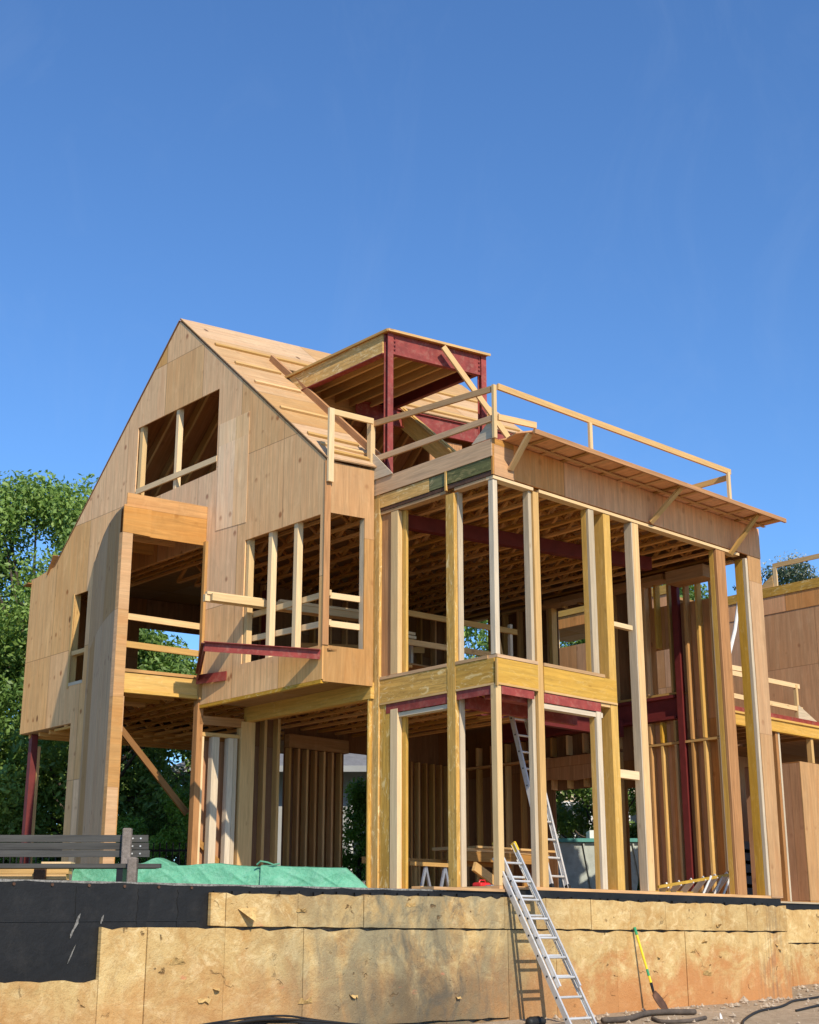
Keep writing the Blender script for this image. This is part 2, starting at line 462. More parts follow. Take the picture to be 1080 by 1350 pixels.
class MB:
    def __init__(s):
        s.v = []
        s.f = []
        s.uv = []       # per loop
        s.t = []        # per loop tint

    def _quads(s, c8, uaxis, tint=None, off=None):
        """c8: corners indexed i+2j+4k of a parallelepiped"""
        t = rnd.random() if tint is None else tint
        o = len(s.v)
        s.v += [tuple(x) for x in c8]
        P = [np.array(x) for x in c8]
        ex = [P[1] - P[0], P[2] - P[0], P[4] - P[0]]
        ln = [np.linalg.norm(e) for e in ex]
        if uaxis is None:
            uaxis = int(np.argmax(ln))
        others = [i for i in range(3) if i != uaxis]
        ou, ov = off if off else (rnd.random() * 60, rnd.random() * 60)
        faces = [(0, 2, 3, 1), (4, 5, 7, 6), (0, 1, 5, 4), (2, 6, 7, 3), (0, 4, 6, 2), (1, 3, 7, 5)]
        vol = np.dot(np.cross(ex[0], ex[1]), ex[2])
        for fi, f in enumerate(faces):
            ff = f if vol > 0 else f[::-1]
            s.f.append([o + i for i in ff])
            nax = (2, 2, 1, 1, 0, 0)[fi]
            for i in ff:
                q = ((i & 1), (i >> 1) & 1, (i >> 2) & 1)
                if nax == uaxis:
                    s.uv.append((ou + q[others[0]] * ln[others[0]], ov + q[others[1]] * ln[others[1]]))
                else:
                    oth = [k for k in others if k != nax][0]
                    s.uv.append((ou + q[uaxis] * ln[uaxis], ov + .37 * nax + q[oth] * ln[oth]))
                s.t.append(t)
        return s

    def bx(s, fr, a0, a1, b0, b1, z0, z1, tint=None, uaxis=None, off=None):
        c = [fr((a0, a1)[i & 1], (b0, b1)[(i >> 1) & 1], (z0, z1)[(i >> 2) & 1]) for i in range(8)]
        return s._quads(c, uaxis, tint, off)

    def stick(s, p, q, w, h, up=(0, 0, 1), tint=None, cen=True):
        """rectangular bar from p to q; w sideways, h along up"""
        p, q = np.array(p, float), np.array(q, float)
        d = q - p
        d /= np.linalg.norm(d)
        u = np.array(up, float)
        u = u - d * np.dot(u, d)
        if np.linalg.norm(u) < 1e-6:
            u = np.array([1., 0, 0]) - d * d[0]
        u /= np.linalg.norm(u)
        r = np.cross(d, u)
        c = []
        for i in range(8):
            base = q if i & 1 else p
            c.append(base + r * w * (((i >> 1) & 1) - .5) + u * h * (((i >> 2) & 1) - .5))
        return s._quads(c, 0, tint)

    def sheet(s, fr2, outline, holes=(), thick=(0, 0, 0), tint=None):
        """flat board with openings; fr2(s,z)->world front face; thick = vector to the back face; UV=(s,z)"""
        t = .5 if tint is None else tint
        loops = [outline] + list(holes)
        flat = [p for lp in loops for p in lp]
        tri = tessellate_polygon([[Vector((p[0], p[1], 0)) for p in lp] for lp in loops])
        o = len(s.v)
        n = len(flat)
        th = np.array(thick, float)
        for p in flat:
            s.v.append(tuple(fr2(*p)))
        for p in flat:
            s.v.append(tuple(fr2(*p) + th))
        F = [np.array(s.v[o + i]) for i in range(n)]
        for tr in tri:
            nrm = np.cross(F[tr[1]] - F[tr[0]], F[tr[2]] - F[tr[0]])
            tt = tr if np.dot(nrm, th) < 0 else tr[::-1]
            s.f.append([o + i for i in tt])
            s.f.append([o + n + i for i in tt[::-1]])
            for i in tt:
                s.uv.append(flat[i]); s.t.append(t)
            for i in tt[::-1]:
                s.uv.append(flat[i]); s.t.append(t)
        k = 0
        for lp in loops:
            m = len(lp)
            for i in range(m):
                a, b = k + i, k + (i + 1) % m
                s.f.append([o + a, o + b, o + n + b, o + n + a])
                for idx in (a, b, b, a):
                    s.uv.append((flat[idx][0] + .01, flat[idx][1])); s.t.append(t)
            k += m
        return s

    def tube(s, pts, r, seg=8, tint=None, cap=True):
        pts = [np.array(p, float) for p in pts]
        rs = r if isinstance(r, (list, tuple)) else [r] * len(pts)
        t = rnd.random() if tint is None else tint
        o = len(s.v)
        prev = None
        L = 0
        ls = []
        for i, p in enumerate(pts):
            d = pts[min(i + 1, len(pts) - 1)] - pts[max(i - 1, 0)]
            d /= np.linalg.norm(d) + 1e-9
            if prev is None:
                u = np.cross(d, [0.31, .2, .9])
            else:
                u = prev - d * np.dot(prev, d)
            u /= np.linalg.norm(u) + 1e-9
            prev = u
            w = np.cross(d, u)
            if i:
                L += np.linalg.norm(p - pts[i - 1])
            ls.append(L)
            for k in range(seg):
                an = 2 * math.pi * k / seg
                s.v.append(tuple(p + (u * math.cos(an) + w * math.sin(an)) * rs[i]))
        for i in range(len(pts) - 1):
            for k in range(seg):
                k2 = (k + 1) % seg
                s.f.append([o + i * seg + k, o + i * seg + k2, o + (i + 1) * seg + k2, o + (i + 1) * seg + k])
                for (ii, kk) in ((i, k), (i, k + 1), (i + 1, k + 1), (i + 1, k)):
                    s.uv.append((ls[ii], kk / seg * .3)); s.t.append(t)
        if cap:
            for base, rev in ((o, True), (o + (len(pts) - 1) * seg, False)):
                f = [base + k for k in range(seg)]
                s.f.append(f[::-1] if rev else f)
                for _ in f:
                    s.uv.append((0, 0)); s.t.append(t)
        return s

    def poly(s, pts, tint=None):
        o = len(s.v)
        t = rnd.random() if tint is None else tint
        s.v += [tuple(p) for p in pts]
        s.f.append(list(range(o, o + len(pts))))
        for p in pts:
            s.uv.append((p[0] * .7 + p[1] * .7, p[2])); s.t.append(t)
        return s

    def build(s, name, mat, parent=None, label=None, cat=None, group=None, kind=None, smooth=False, bevel=0.0, origin=None):
        V = np.array(s.v, float)
        c = np.array(origin, float) if origin is not None else np.array(
            [(V[:, 0].min() + V[:, 0].max()) / 2, (V[:, 1].min() + V[:, 1].max()) / 2, V[:, 2].min()])
        me = bpy.data.meshes.new(name)
        me.from_pydata([tuple(x) for x in (V - c)], [], s.f)
        uvl = me.uv_layers.new(name='UVMap')
        uvl.data.foreach_set('uv', np.array(s.uv, np.float32).ravel())
        ca = me.color_attributes.new('tint', 'FLOAT_COLOR', 'CORNER')
        arr = np.repeat(np.array(s.t, np.float32)[:, None], 4, 1)
        arr[:, 3] = 1
        ca.data.foreach_set('color', arr.ravel())
        if smooth:
            me.shade_smooth()
        me.materials.append(MT[mat] if isinstance(mat, str) else mat)
        me.update()
        o = bpy.data.objects.new(name, me)
        col.objects.link(o)
        pl = WLOC[parent.name] if parent else np.zeros(3)
        o.location = tuple(c - pl)
        if parent:
            o.parent = parent
        WLOC[o.name] = c
        tag(o, label, cat, group, kind)
        if bevel:
            bv = o.modifiers.new('edge', 'BEVEL')
            bv.width = bevel
            bv.segments = 2
            bv.limit_method = 'ANGLE'
        return o


def tag(o, label=None, cat=None, group=None, kind=None):
    if label: o['label'] = label
    if cat: o['category'] = cat
    if group: o['group'] = group
    if kind: o['kind'] = kind
    return o


def thing(name, loc, label, cat, group=None):
    o = bpy.data.objects.new(name, None)
    o.empty_display_size = .3
    col.objects.link(o)
    o.location = tuple(loc)
    WLOC[o.name] = np.array(loc, float)
    return tag(o, label, cat, group)


def nG():   # outward normal of the long front wall
    return np.array([0.69163, -0.72226, 0.0])


# ------------------------------------------------------------------ setting: ground and terrace
def smoothnoise(x, y):
    return (math.sin(x * 1.7 + y * .6) + math.sin(y * 2.3 - x * .9 + 1.3) + math.sin(x * .53 + 2.1) * 1.2) / 3.2


def lower_ground_z(a, b):
    z = -1.655 + .017 * a if a > -1 else -1.67 + .06 * (a + 1)
    z += b * .10 if b > -2.5 else -.25 + (b + 2.5) * .03
    return max(z, -2.6) + .02 * smoothnoise(a * 2.1, b * 2.3)


mb = MB()
na, nb_ = 70, 44
aa = list(np.linspace(-12, 14, 66)) + [20, 40, 90, 220]
bb = [-90, -40, -25, -18, -12, -8] + list(np.linspace(-6, 1.9, 38))
for b in bb:
    for a in aa:
        mb.v.append(tuple(G(a, b, lower_ground_z(a, b))))
for j in range(len(bb) - 1):
    for i in range(len(aa) - 1):
        k = j * len(aa) + i
        mb.f.append([k, k + 1, k + len(aa) + 1, k + len(aa)])
        mb.uv += [(0, 0)] * 4
        mb.t += [.5] * 4
mb.build('ground', 'ground', kind='structure', smooth=True, origin=(0, 0, 0))

# yard behind the foundation wall, out to the horizon
mb = MB()
mb.sheet(lambda s, z: G(s, z, -.14), [(-60, .2), (6.7, .2), (6.7, 1.25), (300, 1.25), (900, 900), (-900, 900)], thick=(0, 0, -.5))
mb.build('yard', 'lawn', kind='structure', origin=(0, 0, 0))

# slab under the house
# ------------------------------------------------------------------ foundation wall
fw = thing('foundation_wall', G(0, 0, -1.7), 'long low foundation wall clad in torn yellow insulation boards below the wooden house', 'wall')
MB().bx(G, -14, 6.62, .02, .30, -2.4, -.13).bx(G, 6.42, 6.62, .30, 1.2, -2.4, -.13).bx(G, 6.62, 16, 1.0, 1.25, -2.4, -.16) \
    .build('concrete_core', 'concrete', fw)
# waterproofing: stepped black sheet
MB().sheet(lambda s, z: G(s, 0.0, z), [(-14, -1.35), (-6.0, -1.35), (-6.0, -.8), (-4.66, -.8), (-4.66, -.30), (6.63, -.30), (6.63, -.035), (1.0, -.035), (-1.2, -.075), (-14, -.155)],
           thick=tuple(-nG() * .018)).build('membrane', 'black', fw, bevel=.004)
MB().bx(G, 6.62, 6.64, .0, 1.0, -.30, -.035).bx(G, 6.64, 16, .975, .995, -.32, -.06).build('membrane', 'black', fw)
# scuffs on the membrane (torn pale backing)
for (a0, z0, a1, z1, w) in ((-6.32, -.66, -6.22, -.42, .05), (-6.33, -.9, -6.25, -.72, .02), (-5.98, -.52, -5.95, -.43, .03)):
    d = np.array([a1 - a0, z1 - z0]); n = np.array([-d[1], d[0]]) / np.linalg.norm(d) * w * .5
    fs = np.linspace(0, 1, 9)
    lf = [(a0 + d[0] * f + n[0] * math.sin(f * 3.14) ** .6 * rnd.uniform(.3, 1.1), z0 + d[1] * f + n[1] * math.sin(f * 3.14) ** .6 * rnd.uniform(.3, 1.1)) for f in fs]
    rt_ = [(a0 + d[0] * f - n[0] * math.sin(f * 3.14) ** .6 * rnd.uniform(.1, .9) - .002, z0 + d[1] * f - n[1] * math.sin(f * 3.14) ** .6 * rnd.uniform(.1, .9)) for f in fs[::-1][1:-1]]
    pts = lf + rt_
    MB().sheet(lambda s, z: G(s, -.012, z), pts, thick=tuple(-nG() * .01)).build('scuff', 'scuff', fw)
# overlapping vertical laps and a dusty top edge
for a in (-10.4, -8.75, -7.35, -5.55, -5.05):
    n = 14
    zb = -1.34 if a < -6.2 else -.78
    L_ = [(a + rnd.uniform(-.012, .012), zb + (-.165 - zb) * k / n) for k in range(n + 1)]
    R_ = [(a + .13 + rnd.uniform(-.02, .02), -.165 + (zb + .165) * k / n) for k in range(n + 1)]
    MB().sheet(lambda s, z: G(s, -.006, z), L_ + R_, thick=tuple(-nG() * .004)).build('membrane_lap', 'black', fw)
mb = MB()
for a in np.arange(-9.5, -4.7, .42):
    zt_ = -.135 + (a + 14) * .0062 - .06
    mb.tube([G(a, .0, zt_), G(a, -.012, zt_)], .016, 8)
mb.build('fastener', 'rust', fw)
n = 60
up_ = [(-14 + 13 * k / n, -.150 + (13 * k / n) * .0062) for k in range(n + 1)]
lo_ = [(x, z - rnd.uniform(.006, .028)) for x, z in up_[::-1]]
MB().sheet(lambda s, z: G(s, -.004, z), up_ + lo_, thick=tuple(-nG() * .003)).build('dusty_edge', 'scuff', fw)
# fold seams of the membrane
MB().stick(G(-14, -.004, -.60), G(-4.8, -.004, -.475), .008, .008).stick(G(-6.28, -.004, -.16), G(-6.27, -.004, -.48), .007, .007).build('membrane_seam', 'rubber', fw)


def board(a0, a1, z0, z1, b=-.06, jag=True, bottom=None):
    """one insulation board, uneven edges"""
    g = .004
    n = max(2, int((a1 - a0) / .12))
    top = [(a0 + g + (a1 - a0 - 2 * g) * i / n, z1 - g - (rnd.random() ** 3 * .035 if jag and 0 < i < n else 0)) for i in range(n + 1)]
    bot = [(a0 + g + (a1 - a0 - 2 * g) * i / n, z0 + g + rnd.random() ** 3 * .012) for i in range(n, -1, -1)]
    dep = b - rnd.random() * .014
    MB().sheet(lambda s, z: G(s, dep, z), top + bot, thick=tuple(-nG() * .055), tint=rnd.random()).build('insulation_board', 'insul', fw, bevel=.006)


TOPZ = lambda a: -.135 - max(0, -a - 1) * .012
for a0, a1 in ((-4.66, -4.46), (-4.46, -3.45), (-3.45, -2.45), (-2.45, -1.10), (-1.10, .0), (.0, .82), (.82, 1.75), (1.75, 2.62), (2.62, 3.45), (3.45, 4.6), (4.6, 5.55), (5.55, 6.68)):
    board(a0, a1, -.54, TOPZ(a0))
for a0, a1 in ((-6.0, -5.45), (-5.45, -4.46), (-4.46, -3.36), (-3.36, -1.07), (-1.07, .06), (.06, 1.0), (1.0, 2.28), (2.28, 3.9), (3.9, 5.3), (5.3, 6.68)):
    z1 = -.545
    board(a0, a1, -1.62 + (.0 if a0 < 0 else -.06), z1, b=-.058)
board(-8.5, -6.0, -1.75, -1.05)
board(-11.5, -8.5, -1.8, -1.05)
for a0, a1 in ((-6.0, -4.9), (-4.9, -3.3), (-3.3, -1.07), (-1.07, .06)):
    board(a0, a1, -2.2, -1.625, b=-.052)
for a0, a1 in ((6.70, 8.2), (8.2, 9.5), (9.5, 11), (11, 13)):
    board(a0, a1, -.72, -.15, b=.93)
    board(a0 + .1, a1 + .1, -1.9, -.725, b=.935)
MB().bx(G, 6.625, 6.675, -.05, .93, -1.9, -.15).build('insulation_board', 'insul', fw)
# ragged strip of black beads along the board tops
mb = MB()
a = -4.6
while a < 6.4:
    L = .08 + rnd.random() * .25
    mb.bx(G, a, a + L, -.032, -.002, TOPZ(a) - .03, TOPZ(a) + .012 + rnd.random() * .012)
    a += L + rnd.random() * .18
mb.build('sealant_bead', 'black', fw)


def flap(a, z, pts, out, label=None):
    """a torn lifted piece of board face"""
    P = [G(a + p[0], -.077 - p[2] * out, z + p[1]) for p in pts]
    m = MB()
    m.poly(P, .9)
    m.poly([p - nG() * .012 for p in P][::-1], .2)
    n = len(P)
    for i in range(n):
        j = (i + 1) % n
        m.poly([P[i], P[i] - nG() * .012, P[j] - nG() * .012, P[j]], .4)
    m.build('torn_flap', 'flap', fw, label)


flap(-4.30, -.33, [(0, -.02, 0), (.26, 0, 0), (.24, -.04, .25), (.15, -.15, 1.0)], .12, 'big triangular flap torn loose from the board')
for i in range(18):
    a = rnd.uniform(-5.9, 6.4)
    z = rnd.uniform(-1.5, -.62) if rnd.random() < .8 else rnd.uniform(-.48, -.25)
    if a < -4.7 and z > -.6:
        continue
    r = rnd.choice((.025, .03, .04, .06, .09)) * rnd.uniform(.8, 1.3)
    # ragged lip: hinged along its lower or upper edge
    k = rnd.randint(3, 5)
    top = [(r * 2.2 * (q / k - .5), r * .12 * rnd.uniform(-1, 1), 0) for q in range(k + 1)]
    sg = rnd.choice((-1, 1))
    rag = [(r * 2.0 * (.5 - q / k) * rnd.uniform(.6, 1), sg * r * rnd.uniform(.25, .75), rnd.uniform(.4, 1)) for q in range(k + 1)]
    flap(a, z, top + rag, rnd.uniform(.015, .05))

# ------------------------------------------------------------------ THE HOUSE
house = thing('unfinished_house', G(0, 0, 0), 'large unfinished timber house with a steep plywood gable and an open corner of window posts', 'house')


def part(name, mat, mb, parent=None, label=None, **k):
    return mb.build(name, mat, parent or house, label, **k)


# sill plates and ledge
part('sill_plate', 'lumber2', MB().bx(G, -.02, 6.63, .0, .15, -.034, .006).bx(G, -.02, .12, .15, 2.62, -.034, .006))
part('sill_plate', 'grey_plank', MB().bx(G, -1.25, .10, -.03, .22, -.073, -.036), label='grey weathered ledge plank')
part('floor_slab', 'deck', MB().bx(G, .12, 6.45, .16, 9, -.13, .0).bx(H, -.02, .6, .3, 9, -.135, -.012))

# ---- glazed corner: posts on the long front (right) face
def post(a0, a1, b0, b1, z0, z1, mat, label=None, name='window_post'):
    return part(name, mat, MB().bx(G, a0, a1, b0, b1, z0, z1), label=label, bevel=.004)


ZR, ZH = 2.68, 5.585        # underside of the middle rim, underside of the roof top plate
post(-.02, .085, .0, .105, .006, ZR - .02, 'white_lumber', 'pale corner post under the rim')
post(-.005, .085, .005, .10, 3.075, ZH, 'silver', 'silvery weathered upper corner post')
post(.845, .965, .0, .14, .006, ZH, 'lumber', 'full height pale post')
post(.77, .835, .03, .14, 3.075, ZH, 'silver')
post(.77, .835, .05, .14, .006, ZR - .09, 'silver')
post(2.12, 2.23, .0, .05, .006, ZR - .16, 'silver')
post(2.12, 2.20, .052, .14, .006, ZR - .16, 'yellow')
post(2.10, 2.20, .052, .15, 3.075, ZH, 'yellow')
post(2.10, 2.23, .0, .05, 3.075, ZH, 'silver')
post(2.46, 2.62, .0, .30, .006, ZH, 'yellow', 'deep yellow laminated post')
post(3.152, 3.176, .002, .15, .006, ZH, 'silver')
post(3.178, 3.33, .0, .14, .006, ZH, 'lumber')
post(5.44, 5.475, .06, .15, .006, ZH, 'yellow')
post(5.44, 5.475, .0, .055, .006, ZH, 'red_lumber')
post(5.48, 5.70, .0, .14, .006, ZH, 'red_lumber', 'doubled reddish post')
post(6.30, 6.365, .065, .22, .006, ZH, 'yellow')
post(6.30, 6.365, -.005, .06, .006, ZH, 'silver')
part('end_panel', 'ply_bay', MB().sheet(lambda s, z: G(s, -.014, z), [(6.37, -.02), (6.70, -.02), (6.76, 5.74), (6.37, 5.66)], thick=tuple(-nG() * .02)), label='tall narrow plywood strip at the far corner')
post(6.37, 6.64, .008, .14, .006, ZH, 'lumber2')
# short noggin
part('noggin', 'white_lumber', MB().bx(G, 2.63, 3.11, .03, .12, 1.60, 1.72))
part('noggin', 'white_lumber', MB().bx(G, 2.63, 3.11, .03, .12, 3.86, 3.93))

# ---- left return of the glazed corner
post(-.03, .14, 2.44, 2.63, .0, 6.15, 'yellow_rough', 'stained yellow post in the inner corner')
part('corner_roll', 'yellow_rough', MB().tube([G(-.05, 2.62, .0), G(-.05, 2.62, 6.12)], .035, 10), smooth=False)
post(.0, .10, 2.22, 2.436, .006, 3.0, 'yellow_rough')
post(.02, .11, 2.22, 2.436, 3.075, 5.6, 'red_lumber')
post(-.008, .085, 2.04, 2.20, .006, 2.56, 'white_lumber')
post(-.008, .085, 2.04, 2.20, 3.075, ZH, 'white_lumber')
post(.09, .14, 1.96, 2.10, .006, 2.56, 'yellow')
post(.09, .14, 1.96, 2.10, 3.075, ZH, 'yellow')
post(-.02, .05, .80, .97, .006, 5.56, 'yellow_rough', 'stained yellow middle post')
post(.053, .15, .78, .90, .006, ZR - .1, 'silver')
post(.053, .15, .78, .90, 3.075, ZH, 'silver')

# ---- middle rim between the storeys
part('rim_board', 'yellow', MB().bx(G, .0, .842, -.012, .03, ZR, 3.02).bx(G, .968, 2.60, -.012, .03, ZR, 3.02), label='yellow rim board')
part('rim_board', 'yellow_rough', MB().bx(G, -.014, .03, .035, .795, ZR, 3.02).bx(G, -.014, .03, .975, 2.43, ZR, 3.02), label='stained yellow rim board with peeling edge')
part('window_sill', 'grey_plank', MB().bx(G, .0, .842, -.02, .15, 3.024, 3.07).bx(G, .97, 2.33, -.02, .15, 3.024, 3.07))
part('window_sill', 'grey_plank', MB().bx(G, -.022, .15, .155, .795, 3.024, 3.07).bx(G, -.022, .15, .975, 2.42, 3.024, 3.07))
part('rim_lip', 'lumber', MB().bx(G, .0, .842, -.02, .03, ZR - .03, ZR - .002).bx(G, .97, 2.60, -.02, .03, ZR - .03, ZR - .002)
     .bx(G, -.02, .03, .035, .795, ZR - .03, ZR - .002).bx(G, -.02, .03, .975, 2.43, ZR - .03, ZR - .002))
# red steel angles under the rim
part('steel_angle', 'steel', MB().bx(G, .09, .76, -.004, .008, 2.53, 2.645).bx(G, .09, .76, .0, .12, 2.632, 2.645), label='red steel angle')
part('steel_angle', 'steel', MB().bx(G, .97, 2.22, -.004, .008, 2.51, 2.645).bx(G, .97, 2.22, .0, .12, 2.632, 2.645), label='red steel angle')
part('steel_angle', 'steel', MB().bx(G, -.004, .008, .09, .79, 2.53, 2.645).bx(G, .0, .12, .09, .79, 2.632, 2.645), label='red steel angle')
part('steel_angle', 'steel', MB().bx(G, -.004, .008, .98, 2.30, 2.51, 2.645).bx(G, .0, .12, .98, 2.30, 2.632, 2.645), label='red steel angle')
part('lower_head', 'silver', MB().bx(G, .97, 2.28, .015, .14, 2.43, 2.50))
part('lower_head', 'silver', MB().bx(G, .015, .14, .97, 2.20, 2.44, 2.50))
part('lower_head', 'lumber', MB().bx(G, 2.24, 2.455, .004, .14, 2.60, 2.645))
part('steel_plate', 'steel', MB().bx(G, .1, .95, .16, .34, 2.50, 2.58))
part('corner_bead', 'lumber', MB().bx(G, -.03, .002, -.03, .002, ZR - .05, 3.0))

# ---- roof edge of the glazed wing
part('top_plate', 'white_lumber', MB().bx(G, -.012, .842, -.012, .13, ZH + .004, ZH + .05).bx(G, .968, 6.12, -.012, .13, ZH + .004, ZH + .05), label='pale top plate')
part('top_plate', 'grey_plank', MB().bx(G, -.012, .13, .135, .79, ZH + .004, ZH + .05).bx(G, -.012, .13, .98, 2.43, ZH + .004, ZH + .05))
part('header_panel', 'ply_brown', MB().sheet(lambda s, z: G(s, -.022, z), [(.42, ZH + .068), (6.76, ZH + .068), (6.76, 6.19), (.42, 6.19)], thick=tuple(-nG() * .03), tint=.5), label='brown plywood header band')
part('header_panel', 'ply_orange', MB().sheet(lambda s, z: G(s, -.026, z), [(-.03, ZH + .06), (.417, ZH + .06), (.417, 6.19), (-.03, 6.19)], thick=tuple(-nG() * .03)), label='bright orange corner piece of the header')
part('header_beam', 'yellow_rough', MB().bx(G, -.03, .03, 1.32, 2.43, ZH + .11, 5.90), label='yellow header board')
part('header_beam', 'green', MB().bx(G, -.028, .03, .95, 1.315, ZH + .12, 5.90).bx(G, -.034, .03, .02, .93, ZH + .13, 5.91), label='mouldy green header board')
part('header_beam', 'rust', MB().bx(G, -.022, .03, .01, .93, ZH + .055, ZH + .12).bx(G, -.022, .03, .95, 2.43, ZH + .055, ZH + .105))
part('fascia_board', 'grey_plank', MB().bx(G, -.045, .005, -.02, 2.62, 5.915, 6.17), label='grey weathered fascia plank')
part('nail_strip', 'yellow_rough', MB().bx(G, -.05, -.005, .925, .96, 5.62, 5.92))

# overhanging deck edge
eave = part('eave_deck', 'ply_brown', MB().sheet(lambda s, z: G(s, z, 6.20), [(.28, .2), (.16, .02), (.2, -.1), (.12, -.35), (.26, -.58), (6.70, -.58), (6.70, .2)], thick=(0, 0, .022)), label='overhanging plywood roof edge')
MB().bx(G, .24, 6.72, -.62, -.582, 6.165, 6.235).build('edge_board', 'red_lumber', eave)
mb = MB()
for i in range(14):
    a = .55 + i * .455
    mb.bx(G, a, a + .07, -.58, .05, 6.178, 6.197)
mb.build('batten', 'lumber2', eave)
MB().bx(G, .45, 6.68, -.22, -.17, 6.162, 6.176).build('batten', 'lumber2', eave)
for (a0, a1, z0) in ((.32, .26, 5.78), (3.61, 3.87, 5.66), (5.80, 6.03, 5.55)):
    MB().stick(G(a0, -.045, z0), G(a1, -.50, 6.2), .04, .09, up=tuple(AX)).build('eave_brace', 'lumber', eave)

part('roof_deck', 'deck', MB().bx(G, .05, 6.6, .05, 9.0, 6.16, 6.195))


def truss(mb, fr, a, b0, b1, z0, z1, w=.075):
    mb.bx(fr, a - w / 2, a + w / 2, b0, b1, z0, z0 + .042)
    mb.bx(fr, a - w / 2, a + w / 2, b0, b1, z1 - .042, z1)
    n = int((b1 - b0) / .42)
    st = (b1 - b0) / n
    for i in range(n):
        s0, s1 = b0 + i * st, b0 + (i + 1) * st
        lo, hi = (z0 + .04, z1 - .04) if i % 2 == 0 else (z1 - .04, z0 + .04)
        mb.stick(fr(a, s0, lo), fr(a, s1, hi), w * .8, .04)
    return mb


for i in range(16):
    a = .30 + i * .405
    part('roof_truss', 'truss', truss(MB(), G, a, .16, 8.6, 5.70, 6.155))
for i in range(5):
    a = -.95 + i * .4
    # trusses of the gabled wing's upper ceiling, left of the glazed wing
    part('roof_truss', 'truss', truss(MB(), G, -.12 - i * .19, 2.8 + i * .04, 11.3, 5.75, 6.1, .05))
part('attic_deck', 'deck', MB().sheet(lambda s, z: H(s, z, 6.14), [(.03, .05), (.86, .05), (.86, 2.6), (6, 2.6), (6, 9.38), (.03, 9.38)], thick=(0, 0, -.03)))
part('low_roof', 'deck', MB().bx(H, .02, 6, 8.44, 9.5, 6.21, 6.235))
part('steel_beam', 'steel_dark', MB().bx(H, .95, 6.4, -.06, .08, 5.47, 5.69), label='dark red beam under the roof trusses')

part('rim_closure', 'deck', MB().bx(G, 6.56, 6.60, .03, 10, 5.67, 6.155).bx(G, .9, 6.56, 8.62, 8.66, 5.67, 6.155))
# floors between the storeys
mb0 = 0
for i in range(7):
    a = .12 + i * .40
    part('floor_truss', 'truss', truss(MB(), G, a, .16, 2.42, 2.66, 2.99))
for i in range(14):
    a = -.85 + i * .42
    b0 = 2.66 if a < 2.8 else 3.3
    part('floor_truss', 'truss', truss(MB(), G, a, max(b0, 2.75 - a * .05 if a < 0 else b0), 10.8 if a < 2.0 else 9.0, 3.06, 3.40))
part('floor_deck', 'deck', MB().bx(G, .04, 2.6, .04, 2.45, 2.994, 3.02))
part('floor_deck', 'deck', MB().bx(G, -.84, 2.9, 2.66, 11.3, 3.405, 3.43).bx(G, 2.9, 6.45, 3.2, 9.2, 3.405, 3.43))
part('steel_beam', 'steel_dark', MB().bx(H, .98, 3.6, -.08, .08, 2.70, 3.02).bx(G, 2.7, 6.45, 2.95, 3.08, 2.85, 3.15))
part('steel_beam', 'steel', MB().bx(G, .15, 2.5, .7, .78, 2.42, 2.6))

# ---- gable wall (plywood) of the steep wing
gw_out = [(0, 2.97), (3.2, 2.97), (3.2, 5.66), (6.9, 5.66), (6.9, -.12), (7.42, -.12), (7.42, 3.14), (9.42, 3.14), (9.42, 6.2), (8.48, 6.31), (4.35, 10.12), (0, 6.36)]
hole_up = [(2.98, 6.92), (5.62, 6.88), (5.62, 8.40), (2.98, 8.40)]
hole_nw = [(7.10, 3.85), (7.60, 3.85), (7.60, 5.58), (7.10, 5.58)]
hole_bay = [(.10, 3.48), (2.06, 3.48), (2.06, 5.50), (.10, 5.50)]
gable = part('gable_wall', 'ply_gable', MB().sheet(lambda s, z: H(0, s, z), gw_out, [hole_up, hole_nw, hole_bay], thick=tuple(AH * .022)), label='tall steep plywood gable with window openings')


def HB(*args, **k):
    return MB().bx(H, *args, **k)


# odd lighter sheet beside the attic window
MB().sheet(lambda s, z: H(-.006, s, z), [(2.05, 5.8), (2.92, 5.84), (2.92, 7.72), (2.05, 7.72)], thick=tuple(AH * .004), tint=.95).build('sheet', ply('pale_sheet', (.97, .60, .29), weather=.40, spots=.7, seam=0), gable)
# studs of the attic window
for (b0, b1) in ((5.50, 5.60), (4.29, 4.37)):
    HB(.03, .12, b0, b1, 6.8, 8.42).build('window_stud', 'white_lumber', gable)
MB().stick(H(.01, 5.58, 7.15), H(.01, 2.98, 7.13), .035, .10).build('window_rail', 'white_lumber', gable)
# studs of the bay window
for (b0, b1, z0) in ((1.98, 2.055, 3.485), (1.365, 1.455, 3.485), (.70, .79, 3.485)):
    HB(.026, .12, b0, b1, z0, 5.52).build('window_stud', 'white_lumber', gable)
HB(.026, .14, .1, 2.1, 3.42, 3.475).build('window_sill', 'lumber', gable)
HB(.026, .14, .1, 2.1, 5.52, 5.70).build('window_head', 'red_lumber', gable)
MB().stick(H(.16, 2.1, 3.9), H(.16, .05, 3.84), .04, .09).build('guard_board', 'white_lumber', gable)
MB().stick(H(.16, 2.1, 4.28), H(.16, .05, 4.29), .04, .09).build('guard_board', 'white_lumber', gable)
# narrow window lining
HB(-.012, .12, 7.60, 7.66, 3.80, 5.60).build('window_stud', 'lumber', gable)
HB(.025, .12, 7.05, 7.10, 3.80, 5.60).build('window_stud', 'lumber', gable)
HB(.01, .12, 7.1, 7.6, 4.42, 4.50).build('window_rail', 'lumber', gable)
HB(-.01, .12, 7.1, 7.60, 3.84, 3.90).build('window_sill', 'silver', gable)
